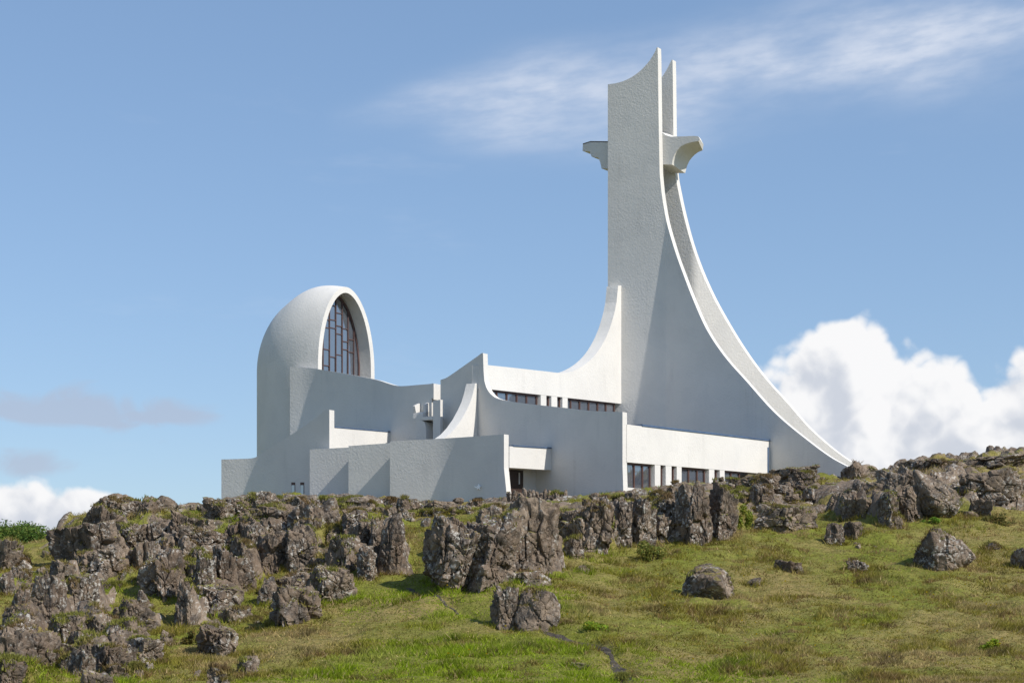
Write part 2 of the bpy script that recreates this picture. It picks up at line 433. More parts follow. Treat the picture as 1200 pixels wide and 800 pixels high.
def slab(name, plan, top, zbot, thick, mat=STUCCO, parent=church, step=2.5, foot=None, tv=dA, bot=None):
    """wall slab: front face on the plan curve, top edge given by picture points, thickness away from the viewer.
    foot=(y, shift): below that height the right-hand end kicks out by shift metres"""
    x0, x1 = top[0][0], top[-1][0]
    xs = sorted(set([p[0] for p in top] + list(np.linspace(x0, x1, max(2, int((x1 - x0) / step))))))
    xs = [x for i, x in enumerate(xs) if i == 0 or x - xs[i - 1] > 1e-4]
    n = len(xs); cols = []
    for x in xs:
        q = plan.hit(x); zt = (HORIZON - pchip(top, x)) / F * q.y
        zb = zbot if bot is None else (HORIZON - interp(bot, x)) / F * q.y
        if foot:
            zk = (HORIZON - foot[0]) / F * q.y; w = sstep((x - x0) / (x1 - x0), .86, 1.0)
            e = (plan.hit(x1) - plan.hit(x1 - 3)).normalized()
            dz = zk - zb; k = foot[1] * w * dz
            zs = [zt, min(zt - .01, zk), zk - dz * .35, zb]
            sh_ = [0, 0, k * .30, k]
            cols.append([Vector((q.x, q.y, z)) + e * s_ for z, s_ in zip(zs, sh_)])
        else:
            cols.append([Vector((q.x, q.y, zt)), Vector((q.x, q.y, zb))])
    r = len(cols[0]); V, Fc, sm = [], [], []
    def add(pts): V.extend(pts); return len(V) - len(pts)
    fb = add([p for c in cols for p in c]); bb = add([p + tv * thick for c in cols for p in c])
    for base in (fb, bb):
        for i in range(n - 1):
            for j in range(r - 1):
                Fc.append([base + i * r + j, base + (i + 1) * r + j, base + (i + 1) * r + j + 1, base + i * r + j + 1]); sm.append(True)
    ta = add([c[0] for c in cols]); tb = add([c[0] + tv * thick for c in cols])
    for i in range(n - 1): Fc.append([ta + i, tb + i, tb + i + 1, ta + i + 1]); sm.append(False)
    ba = add([c[-1] for c in cols]); b2 = add([c[-1] + tv * thick for c in cols])
    for i in range(n - 1): Fc.append([ba + i, ba + i + 1, b2 + i + 1, b2 + i]); sm.append(False)
    for c in (cols[0], cols[-1]):
        ea = add(c); eb = add([p + tv * thick for p in c])
        for j in range(r - 1): Fc.append([ea + j, ea + j + 1, eb + j + 1, eb + j]); sm.append(False)
    return mesh(name, V, Fc, mat, parent, smooth=sm)
def fix_out(o): pass

def prism(name, plan, poly, vec, mat=STUCCO, parent=church, off=Vector((0, 0, 0))):
    r0 = [plan.at(x, y) + off for x, y in poly]
    return solid(name, [(r0, [p + vec for p in r0])], mat, parent)

ZB = 2.0
# ---- tower: two parallel slabs whose wings part below
t1 = slab('tower_slab', T1, [(712.3, 99), (721, 97.8), (729, 95.7), (737, 92.3), (744, 88), (750.5, 83), (756.4, 77), (761, 71.5), (764.6, 66), (768, 60), (770, 55.4), (770.6, 55.6),
      (772, 150), (773.2, 205), (775.5, 227), (780.5, 257), (787, 281), (794, 303), (801, 322), (811, 348), (828, 386), (849, 417.5), (874, 446), (909, 484.6), (944, 514), (979, 539), (1011, 554), (1040, 564)], ZB, .42, step=2.0)
t1['label'] = 'front tower slab with wing sweeping to the ground'
t2 = slab('tower_slab', T2, [(718, 112), (740, 108), (760, 101), (775, 91), (782, 80.5), (786.5, 71.5), (787.6, 70), (788.1, 70.4), (789.2, 160), (791.5, 204), (795.5, 227), (801, 252), (809, 282), (819, 311), (833, 343), (848, 371), (872, 410),
      (896, 442.5), (921, 470.5), (949, 502), (977, 526.6), (1016, 553), (1040, 566)], ZB, .42, step=2.0)
t2['label'] = 'rear tower slab with sunlit inner wing'
A45 = Plan([p + dA * .44 for p in (O - dB * 20, O + dB * 20)])
A188 = Plan([p + dA * 1.87 for p in (O - dB * 20, O + dB * 20)])
fr_ = [(772, 154), (776, 155.5), (780, 158.5), (786, 160.3), (800, 160), (812.5, 159.4), (818, 159.8), (820.5, 163.5), (818.4, 165.4), (809.5, 166.8), (803, 169), (798, 171.6), (793.5, 176), (790, 182), (788, 188), (787.4, 192.8), (772, 192.8)]
bk_ = [(786, 158), (789, 159.5), (792, 162), (796, 163.5), (806, 163), (815, 162), (821, 162.6), (824.4, 169.5), (823.4, 176.3), (818, 178.6), (814, 181.6), (811, 184.6), (808, 188.6), (805.8, 193), (804.2, 198), (803, 203), (786, 203)]
solid('bell_arm', [([A45.at(*p) for p in fr_], [A188.at(*p) for p in bk_])], STUCCO, church)
0 and prism('bell_arm', A45, [(772, 131), (777, 133.5), (779.8, 149), (786, 160.3), (800, 160), (812.5, 159.5), (815.5, 163), (815, 167.5), (806.5, 167.3), (798, 171.3), (792.5, 177), (789, 184), (787.5, 192.8), (772, 192.8)], dA * 1.44)
arm = prism('bell_arm', A45, [(716, 167), (692, 166.8), (683, 169.5), (682.7, 177), (691, 177.5), (693.2, 183.6), (701.2, 184.6), (703.5, 191), (704.9, 197.6), (716, 197.6)], dA * 1.44)
prism('weathered_cap', A45, [(714, 165.6), (692, 165.4), (683, 168.2), (683, 169.4), (692, 166.7), (714, 166.9)], dA * 1.43, RUST, arm)
# two small drip points under the right arm's lip
# ---- clerestory wall (faces right, sunlit) sweeping up to the tower
CT = -dB * .75
head_c = [(567.5, 455.2), (727.5, 472.8)]
slab('clerestory_wall', CLER, [(567.5, 427.2), (600, 430.6), (640, 435), (660, 437), (668, 435.6), (680, 430.5), (691, 422.5), (700, 412.5), (708, 399.5), (714, 386), (719, 370), (722.5, 354), (724, 338), (724.4, 334.6), (728, 334.6)], 0, .75, tv=-dB, bot=head_c)
def ribbon(name, plan, head, sillz, groups, piers, bwall, x_end0, x_end1, curtain_panes=()):
    """strip window under a wall: panes and mullions set back, white piers flush"""
    w = empty(name, plan.at(x_end0, 500) - church.location); w.parent = church
    def P(x, back): q = plan.hit(x) - dB * back; return q
    def zh(x): q = plan.hit(x); return (HORIZON - interp(head, x)) / F * q.y
    def box(nm, xa, xb, b0, b1, z0f, z1f, mat):
        r = []
        for x, z in ((xa, z0f(xa)), (xb, z0f(xb)), (xb, z1f(xb)), (xa, z1f(xa))):
            q = P(x, b0); r.append(Vector((q.x, q.y, z)))
        return solid(nm, [(r, [p - dB * (b1 - b0) for p in r])], mat, w)
    zs = lambda x: sillz
    k = 0
    for g in groups:
        for x0, x1 in zip(g[:-1], g[1:]):
            box('pane', x0, x1, .22, .235, zs, lambda x: zh(x) - .02, GLASS)
            if k in curtain_panes: box('curtain', x0 + .4, x1 - .4, .42, .46, zs, lambda x: sillz + (zh(x) - sillz) * (.45 if k % 2 else .8), CURTAIN)
            k += 1
        m = (.55)
        for x in g:
            box('mullion', x - m, x + m, .16, .26, zs, lambda x: zh(x) - .001, FRAME)
        box('head_rail', g[0], g[-1], .15, .27, lambda x: zh(x) - .11, lambda x: zh(x) + .03, FRAME)
    for a_, b_ in piers: box('pier', a_, b_, .012, .40, zs, lambda x: zh(x) - .002, STUCCO)
    box('sill', x_end0, x_end1, -.03, .5, lambda x: sillz - .35, lambda x: sillz, STUCCO)
    box('interior_wall', x_end0 + 32, x_end1, 2.6, 2.7, lambda x: sillz - .3, lambda x: zh(x) + .4, INTERIOR)
    return w
INTERIOR = mat_simple('dim_interior', (.22, .20, .19), .9)
ribbon('ribbon_window', CLER, head_c, 9.7, [[574, 585.7, 597.4, 609, 620.5, 632.2], [641, 645.8], [653.8, 659], [666, 672, 682.5, 693, 703.5, 713.2, 723]],
       [(634, 640.5), (646.4, 653.2), (659.4, 665.4)], b_cler, 569, 726)
# ---- long wall with the swept-up left end, in shade
slab('nave_wall', W5, [(516.2, 445), (522, 443), (530, 438), (540, 431), (550, 424), (560, 417), (565.2, 413.5), (566, 413.6), (566.6, 432), (567.6, 446), (570.5, 455), (575, 461.5), (581, 466), (590, 468.6), (620, 473), (660, 477.5), (700, 481.5), (729.5, 482.5)], ZB, .42, foot=(545, .05))
BUT = Plan([W5.hit(560) - dA * 12, W5.hit(560)])
prism('buttress', BUT, [(520, 513.5), (527, 508.5), (534, 501), (541, 491), (547, 480), (551.5, 470), (555, 458), (556.8, 449), (559.8, 449), (559.8, 545), (520, 560)], -dB * .55)
# ---- right-hand nave wall with windows and low roof
head_n = [(733, 541.2), (870, 552.6), (903, 555.5)]
slab('nave_wall', NAVE, [(734.5, 497), (780, 502.6), (840, 509.6), (902, 516.8)], 0, .4, tv=-dB, bot=head_n)['label'] = 'sunlit white nave wall above the lower windows'
def strip(name, plan, x0, y0, x1, y1, h, out, depth, mat):
    a, b = plan.at(x0, y0), plan.at(x1, y1); up = Vector((0, 0, h))
    r = [a + dB * out, b + dB * out, b + dB * out + up, a + dB * out + up]
    return solid(name, [(r, [p - dB * (out + depth) for p in r])], mat, church)
strip('roof_flashing', NAVE, 752, 499.1, 902, 516.7, .10, .04, 1.2, FLASH)
zsill = (HORIZON - 571) / F * NAVE.hit(737).y
ribbon('ribbon_window', NAVE, head_n, zsill, [[737.3, 747, 756.8, 765.4], [775.5, 779], [788, 792.4], [800, 810.6, 820.5, 829], [838.5, 842.6], [850.5, 860, 870]],
       [(767.6, 774.2), (780.4, 787.2), (793.4, 799), (831.2, 837.4), (843.8, 849.4)], b_nave, 735, 890, curtain_panes=(0, 1, 2, 5, 7, 8, 6))
q = T1.hit(901)
solid('downpipe', [([q - dA * .25 + dB * .05 + Vector((.07 * math.cos(k), .07 * math.sin(k), ZB + 3)) for k in np.linspace(0, 6.283, 9)[:-1]],
                    [q - dA * .25 + dB * .05 + Vector((.07 * math.cos(k), .07 * math.sin(k), NAVE.at(900, 524).z)) for k in np.linspace(0, 6.283, 9)[:-1]])], FLASH, church)
# ---- entrance panel, recess and door
bot_p = [(592, 547.4), (646, 550.6)]
slab('porch_fascia', PANEL, [(597, 522.6), (646, 525.6)], 0, 1.2, tv=-dB, bot=bot_p)
strip('roof_flashing', PANEL, 601, 522.7, 645.6, 525.5, .07, .04, .5, FLASH)
REC = Plan([p - dB * 1.15 for p in PANEL.p])
slab('porch_wall', REC, [(588, 545), (646, 549)], ZB, .3, tv=-dB)
a0, a1 = REC.at(589, 549.5), REC.at(611.5, 551)
dr = [Vector((a0.x, a0.y, 5.0)), Vector((a1.x, a1.y, 5.0)), a1, a0]
dr = [p + dB * .02 for p in dr]
door = solid('door', [(dr, [p + dB * .06 for p in dr])], DOOR, church)
mid = (dr[0] + dr[1]) / 2; e = (dr[1] - dr[0]).normalized()
for s_ in (-.45, .45):
    r = [mid + e * (s_ - .03) + Vector((0, 0, .9)), mid + e * (s_ + .03) + Vector((0, 0, .9)), mid + e * (s_ + .03) + Vector((0, 0, 1.5)), mid + e * (s_ - .03) + Vector((0, 0, 1.5))]
    r = [p + dB * .07 for p in r]; solid('handle', [(r, [p + dB * .04 for p in r])], GREYPAINT, door)
# ---- stepped front walls
slab('front_wall', S3, [(457, 516.8), (500, 514.6), (550, 511.6), (590.6, 508.6)], ZB, .4, foot=(548, .16))
slab('front_wall', S2, [(408.4, 522.3), (475, 517.6)], ZB, .96)
slab('front_wall', S1, [(363, 526.3), (425, 523.2)], ZB, .4)
slab('front_wall_return', Plan([p + dA * .41 for p in S3.p]), [(465, 517.2), (485, 516.4)], ZB, .57)
# ---- wall with the swept top and the little annex beside it
slab('side_wall', P1B, [(259.4, 538), (280, 537.4), (294, 536.8), (298, 536), (310, 529), (325, 519.5), (340, 510), (360, 496.5), (375, 486), (381, 480.2), (386, 480)], ZB, .4)
slab('annex_wall', ANNEX, [(386, 500.4), (458, 506.4)], 0, .3, tv=-dB, bot=[(386, 524.8), (458, 530)])
strip('roof_flashing', ANNEX, 387, 500.3, 457.5, 506.3, .07, .03, .5, FLASH)
slab('annex_wall', Plan([p - dB * .9 for p in ANNEX.p]), [(394, 525), (446, 529)], ZB, .3, tv=-dB)
qa = [P1B.at(x, 566) for x in (341.5, 346, 352, 356.5)]
for i in (0, 2):
    r = [qa[i] + Vector((0, 0, -1.5)), qa[i + 1] + Vector((0, 0, -1.5)), qa[i + 1] + Vector((0, 0, .05)), qa[i] + Vector((0, 0, .05))]
    r = [p - dA * .015 for p in r]
    f_ = solid('slit_window', [(r, [p + dA * .06 for p in r])], FRAME, church)
    r2 = [p * .8 + sum(r, Vector()) / 4 * .2 - dA * .012 for p in r]; solid('pane', [(r2, [p + dA * .02 for p in r2])], GLASS, f_)
# ---- apse wall
slab('apse_wall', P1, [(339.8, 429.6), (362, 431.2), (400, 437), (440, 444.6), (470, 452.2), (490, 450.8), (505.8, 449.5)], ZB, .45)
prism('wall_end', P1, [(505.8, 448.9), (508.2, 449.2), (508.2, 468), (505.8, 466)], dA * .62)
slab('apse_wall', Plan([p + dA * 2.0 for p in P1.p]), [(498, 456.5), (530, 453)], ZB, .3)['label'] = 'low wall behind the water spout'
# water spout: two cheeks, a trough floor and a curved bracket under it
sp = empty('water_spout', P1.at(500, 480) - church.location); sp.parent = church
pe = P1.hit(506); SPF = Plan([pe - dA * 1.3 - dB * 3 + dA * .75, pe - dA * 1.3, pe - dA * 2.05 + dB * 3])
prism('bracket', SPF, [(487.6, 491.4), (494, 492), (497, 494.3), (498.6, 498.6), (499.2, 505), (499.4, 535), (487.6, 535)], dA * 1.25, parent=sp)
prism('lintel', SPF, [(487.2, 488.6), (507, 487.4), (507, 491.6), (497, 492.2), (487.2, 491.2)], dA * 1.2, parent=sp)
SPA = Plan([P1.hit(493) - dA * 6, P1.hit(493)]); SPB = Plan([P1.hit(503) - dA * 6, P1.hit(503)])
prism('cheek', SPA, [(486, 475.4), (492.6, 472.2), (492.6, 486), (488.4, 487.4)], -dB * .14, parent=sp)
prism('cheek', SPB, [(498.4, 474), (502.8, 471.6), (502.8, 489), (499.6, 489.4)], -dB * .14, parent=sp)
prism('trough', SPB, [(495.5, 484), (502.9, 482), (502.9, 488), (495.5, 489.4)], -dB * .62, parent=sp)
slab('link_wall', SPF, [(507.4, 469.6), (516, 468)], ZB, .22)
# ---- emblem on the front wall
def on(plan, x, y): return plan.at(x, y)
em = [(-4.4, -1.6), (-1.4, -1.0), (.6, -2.6), (1.0, -4.4), (2.0, -2.2), (3.6, -.8), (2.2, .2), (2.6, 2.8), (.8, 1.2), (-.8, 2.8), (-.9, .6), (-3.0, 0.2)]
r = [S3.at(561 + x * .95, 571 + y * .95) - dA * .05 for x, y in em]
solid('bird_emblem', [(r, [p - dA * .05 for p in r])], ENAMEL, church)

# ---- apse dome: a rounded shell with a pointed arch window
cx = ab(flat(aP1).hit(377))
W_ = 2.62
def dome():
    a_c = aP1 + .5 + W_
    pl = flat(a_c); q = pl.hit(406.5); b_c = ab(q)[1]; Yc = q.y
    zpk = (HORIZON - 336.4) / F * Yc; zs = (HORIZON - 432) / F * Yc; H = zpk - zs; D = 6.25
    t_ = .34; NT_, NS, NL = 48, 34, 6
    def sec(s, W, H, D):
        g = max(0.0, 1 - (s / D) ** 2.15) ** .5 if s < D else 0.0
        g2 = max(0.0, 1 - (s / D) ** 3.0) ** .5 if s < D else 0.0
        pts = []
        for k in range(NL): pts.append((-W * g, ZB + (zs - ZB) * k / NL))
        for k in range(NT_ + 1):
            ta = math.pi * (1 - k / NT_); c, s_ = math.cos(ta), math.sin(ta)
            pts.append((math.copysign(abs(c) ** (2 / 1.9), c) * W * g, zs + H * g2 * abs(s_) * (1 + .05 * math.sin(math.pi * min(1, s / (.62 * D))))))
        for k in range(NL - 1, -1, -1): pts.append((W * g, ZB + (zs - ZB) * k / NL))
        return pts
    def wp(a, s, z): p = O + dA * (a_c + a) + dB * (b_c - s); return Vector((p.x, p.y, z))
    V, Fc, sm = [], [], []; m = NT_ + 1 + 2 * NL
    def grid(W, H, D, smooth=True):
        o = len(V)
        for i in range(NS + 1):
            s = D * math.sin(math.pi / 2 * i / NS)
            V.extend(wp(a, s, z) for a, z in sec(s, W, H, D))
        for i in range(NS):
            for j in range(m - 1):
                Fc.append([o + i * m + j, o + (i + 1) * m + j, o + (i + 1) * m + j + 1, o + i * m + j + 1]); sm.append(True)
        return o
    grid(W_, H, D); grid(W_ - t_, H - t_ * 1.05, D - t_)
    o1 = len(V); V.extend(wp(a, 0, z) for a, z in sec(0, W_, H, D)); o2 = len(V); V.extend(wp(a, 0, z) for a, z in sec(0, W_ - t_, H - t_ * 1.05, D - t_))
    for j in range(m - 1): Fc.append([o1 + j, o2 + j, o2 + j + 1, o1 + j + 1]); sm.append(False)
    me = bpy.data.meshes.new('apse_dome')
    off = church.location
    me.from_pydata([tuple(v - off) for v in V], [], Fc)
    bm = bmesh.new(); bm.from_mesh(me); bmesh.ops.remove_doubles(bm, verts=[v for v in bm.verts], dist=1e-5)
    bmesh.ops.recalc_face_normals(bm, faces=bm.faces); bm.to_mesh(me); bm.free()
    me.polygons.foreach_set('use_smooth', np.full(len(me.polygons), True))
    me.set_sharp_from_angle(angle=math.radians(40))
    dm = link('apse_dome', me, STUCCO, church)
    # window set back in the arch
    REC_ = .85; Wi, Hi = W_ - t_, H - t_ * 1.05
    gi = (1 - (REC_ / (D - t_)) ** 2.15) ** .5; Wi *= gi; Hi *= gi
    wnd = empty('arch_window', wp(0, REC_, zs) - church.location); wnd.parent = church
    def top(a):
        c = min(1, abs(a) / Wi) ** (1.9 / 2); return zs + Hi * math.sqrt(max(0, 1 - c * c))
    fr = [-1, -.76, -.50, -.24, .02, .28, .52, .76, 1]
    brk = [[.15, 1.6, 3.0], [.15, 1.6, 3.1, 3.6], [.9, 1.9, 3.25, 3.75, 4.3], [.1, 1.5, 3.3, 3.8, 4.7], [.2, 1.7, 3.0, 3.5, 4.3], [.3, 2.1, 2.6, 3.4], [.4, 2.0, 2.8], [.5, 1.6]]
    z0 = zs - 1.0
    def bar(nm, a0, z0_, a1, z1_, hw):
        d = Vector((a1 - a0, z1_ - z0_)); d.normalize(); nn = Vector((-d.y, d.x)) * hw
        r = [wp(a0 + nn.x, REC_ - .05, z0_ + nn.y), wp(a1 + nn.x, REC_ - .05, z1_ + nn.y), wp(a1 - nn.x, REC_ - .05, z1_ - nn.y), wp(a0 - nn.x, REC_ - .05, z0_ - nn.y)]
        return solid(nm, [(r, [p - dB * .1 for p in r])], FRAME2, wnd)
    for k in range(8):
        a0, a1 = fr[k] * Wi, fr[k + 1] * Wi
        if k: bar('mullion', a0, z0, a0, top(a0), .026)
        zc = [z0] + [zs - .75 + b for b in brk[k]] + [99]
        for lo, hi in zip(zc[:-1], zc[1:]):
            xs = np.linspace(a0, a1, 5); up = [min(hi, top(x)) for x in xs]
            if max(up) <= lo + .05: continue
            r = [(a0, lo), (a1, lo)] + [(x, max(u, lo + .001)) for x, u in zip(xs[::-1], up[::-1])]
            tilt = random.Random(k * 31 + int(lo * 10)).uniform(-.02, .02)
            rr = [wp(a, REC_ + .01 + tilt * (a - a0), z) for a, z in r]
            solid('pane', [(rr, [p - dB * .012 for p in rr])], GLASS, wnd)
            if hi < 90 and min(top(a0), top(a1)) > hi: bar('mullion', a0, hi, a1, hi, .026)
    mm = 30; xs = [Wi * .995 * math.cos(math.pi * (1 - i / mm)) for i in range(mm + 1)]
    V2, F2 = [], []
    ring = [(xs[0], z0)] + [(x, top(x)) for x in xs] + [(xs[-1], z0)]
    inn = [(a * .955, z0 if z == z0 else zs + (z - zs) * .965) for a, z in ring]
    for a, z in ring: V2.append(wp(a, REC_ - .06, z))
    for a, z in inn: V2.append(wp(a, REC_ - .06, z))
    for a, z in ring: V2.append(wp(a, REC_ + .06, z))
    for a, z in inn: V2.append(wp(a, REC_ + .06, z))
    n = len(ring)
    for i in range(n - 1):
        F2 += [[i, i + 1, n + i + 1, n + i], [2 * n + i, 3 * n + i, 3 * n + i + 1, 2 * n + i + 1], [n + i, n + i + 1, 3 * n + i + 1, 3 * n + i]]
    mesh('window_frame', V2, F2, FRAME2, wnd)
FRAME2 = mat_simple('red_brown_glazing_bar', (.10, .055, .048), .55)
dome()
# ---- roofs and rear walls, unseen from the hill foot but closing the building
def flatroof(name, pts, z, th=.3):
    r = [Vector((p.x, p.y, z)) for p in pts]; return solid(name, [(r, [p - Vector((0, 0, th)) for p in r])], ROOF, church)
flatroof('roof', [W5.hit(518) + dA * 1.0, CLER.hit(567) + dA * .5 - dB * .8, T1.hit(724) - dA * .1 - dB * .8, T1.hit(713) - dA * .1 - dB * 6], 11.8)
flatroof('roof', [W5.hit(572) + dA * .5 + dB * .1, W5.hit(728) + dA * .9 - dB * .5, T1.hit(900) - dA * .1 - dB * .5, T1.hit(730) - dA * .1], 7.9)
flatroof('roof', [P1B.hit(275) + dA * 1.6, P1B.hit(384) + dA * .6 - dB * 1.3, P1.hit(450) - dB * 1.0 - dA * .1, P1.hit(352) - dA * .1], 7.5)
pb = [O + dA * 2.5 - dB * 5, O + dA * 2.5 - dB * 24]
r = [Vector((p.x, p.y, ZB)) for p in pb] + [Vector((p.x, p.y, 11.5)) for p in pb[::-1]]
solid('rear_wall', [(r, [p + dA * .4 for p in r])], STUCCO, church)

# ------------------------------------------------------------------ the hill
# profiles of the hillside by azimuth: (distance, picture row it reaches there)
COLS = [
 (-700, [(30, 830), (42, 810), (54, 735), (66, 690), (80, 672), (100, 690)]),
 (-150, [(30, 830), (42, 805), (48, 765), (54, 722), (60, 688), (66, 660), (74, 648), (84, 648), (100, 672)]),
 (0,    [(30, 830), (42, 805), (48, 762), (54, 718), (60, 680), (66, 655), (74, 640), (82, 642), (100, 668)]),
 (55,   [(30, 830), (42, 805), (48, 764), (54, 722), (60, 684), (65, 655), (72, 634), (80, 634), (100, 655)]),
 (100,  [(30, 830), (42, 805), (48, 766), (54, 728), (59, 695), (63, 664), (68, 622), (74, 600), (82, 598), (100, 615)]),
 (150,  [(30, 830), (42, 805), (48, 766), (54, 732), (59, 702), (64, 655), (69, 612), (74, 588), (82, 584), (100, 600)]),
 (220,  [(30, 830), (42, 805), (48, 770), (54, 738), (58, 712), (62, 655), (67, 616), (74, 598), (84, 590), (100, 598)]),
 (300,  [(30, 830), (42, 805), (48, 770), (54, 735), (58, 708), (62, 660), (66, 615), (71, 590), (78, 577), (88, 577), (100, 595)]),
 (370,  [(30, 830), (42, 805), (48, 764), (54, 722), (58, 694), (62, 640), (66, 606), (72, 588), (80, 578), (90, 580)]),
 (430,  [(30, 830), (42, 805), (48, 760), (54, 714), (58, 684), (62, 635), (66, 604), (72, 588), (80, 579), (90, 582)]),
 (490,  [(30, 830), (42, 805), (48, 757), (54, 710), (58, 682), (63, 646), (68, 614), (74, 592), (80, 582), (90, 584)]),
 (530,  [(30, 830), (42, 805), (48, 755), (54, 708), (58, 672), (62, 630), (67, 604), (73, 590), (80, 586), (90, 588)]),
 (600,  [(30, 830), (42, 805), (48, 753), (53, 712), (57, 676), (62, 618), (67, 592), (74, 582), (80, 582), (90, 586)]),
 (650,  [(30, 830), (42, 805), (48, 753), (54, 706), (60, 668), (65, 632), (70, 590), (75, 580), (84, 580), (90, 584)]),
 (720,  [(30, 830), (42, 805), (48, 754), (54, 708), (60, 672), (66, 645), (69, 612), (73, 582), (78, 574), (86, 574), (95, 580)]),
 (800,  [(30, 830), (42, 805), (48, 756), (54, 710), (60, 674), (66, 642), (70, 606), (74, 574), (79, 565), (86, 563), (95, 570)]),
 (880,  [(30, 830), (42, 805), (48, 758), (54, 713), (60, 676), (66, 640), (72, 606), (78, 578), (84, 560), (90, 556), (100, 565)]),
 (960,  [(30, 830), (42, 805), (48, 760), (54, 716), (60, 678), (66, 644), (72, 612), (78, 584), (83, 562), (87, 556), (100, 566)]),
 (1020, [(30, 830), (42, 805), (48, 760), (54, 716), (60, 678), (66, 644), (70, 620), (74, 584), (80, 570), (86, 560), (100, 562)]),
 (1100, [(30, 830), (42, 805), (48, 760), (54, 716), (60, 678), (66, 644), (70, 616), (74, 582), (80, 560), (88, 544), (98, 537), (112, 545)]),
 (1200, [(30, 830), (42, 805), (48, 760), (54, 716), (60, 678), (66, 644), (70, 618), (75, 586), (82, 557), (90, 540), (100, 531), (115, 538)]),
 (1400, [(30, 830), (42, 805), (54, 716), (66, 644), (75, 590), (85, 555), (100, 530), (120, 540)]),
 (2000, [(30, 830), (42, 805), (54, 720), (70, 660), (90, 610), (120, 600)]),
]
_ct = np.array([(c[0] - 600) / F for c in COLS])
_yy = np.arange(0, 401, 1.0)
def _prof(p):
    Y = np.array([q[0] for q in p], float); z = (HORIZON - np.array([q[1] for q in p], float)) / F * Y
    Y = np.concatenate([[0, 18], Y, [max(135, Y[-1] + 20), 190, 260, 400]]); z = np.concatenate([[-1.75, -1.9], z, [z[-1], -1.5, -3.0, -3.2]])
    v = np.interp(_yy, Y, z)
    k = np.array([1, 2, 3, 2, 1.]) / 9; return np.convolve(np.pad(v, 2, mode='edge'), k, mode='valid')
_tab = np.array([_prof(c[1]) for c in COLS])
_tt = np.linspace(-.75, .75, 601)
_tabt = np.array([np.interp(_tt, _ct, _tab[:, j]) for j in range(_tab.shape[1])]).T
_k = np.hanning(11); _k /= _k.sum()
_tabt = np.array([np.convolve(np.pad(_tabt[:, j], 5, mode='edge'), _k, mode='valid') for j in range(_tabt.shape[1])]).T
def base_z(X, Y):
    X = np.asarray(X, float); Y = np.asarray(Y, float)
    t = np.clip(X / np.maximum(Y, 6.0), -.749, .749); y = np.clip(Y, 0, 399.9)
    ti = (t + .75) / 1.5 * 600; i = np.clip(ti.astype(int), 0, 599); f = ti - i
    j = np.clip(y.astype(int), 0, 399); g = y - j
    z = (_tabt[i, j] * (1 - f) + _tabt[i + 1, j] * f) * (1 - g) + (_tabt[i, j + 1] * (1 - f) + _tabt[i + 1, j + 1] * f) * g
    far = sstep(np.hypot(X * .7, Y - 70), 90, 220)
    z = z * (1 - far) + (-3.2) * far
    return np.where(Y < 0, -1.75 * (1 - far) - 3.2 * far, z)
PATH = [(478, 690, 57.2), (500, 697, 56), (540, 716, 53.2), (590, 736, 50.3), (640, 741, 49.6), (672, 748, 48.7), (700, 757, 47.6), (716, 768, 46.3), (727, 782, 44.6), (733, 800, 42.6), (736, 825, 40)]
PATHW = np.array([((x - 600) / F * Y, Y) for x, y, Y in PATH])
def path_dist(X, Y):
    d = np.full(np.shape(X), 99.0)
    for (x0, y0), (x1, y1) in zip(PATHW[:-1], PATHW[1:]):
        dx, dy = x1 - x0, y1 - y0; u = np.clip(((X - x0) * dx + (Y - y0) * dy) / (dx * dx + dy * dy), 0, 1)
        d = np.minimum(d, np.hypot(X - x0 - u * dx, Y - y0 - u * dy))
    return d
LIFTS = []      # (x, front y, half width, half depth, top z, height) of bedrock blocks the slope is banked up behind
FX = np.arange(-40, 52.01, .17); FY = np.arange(36, 100.01, .17)
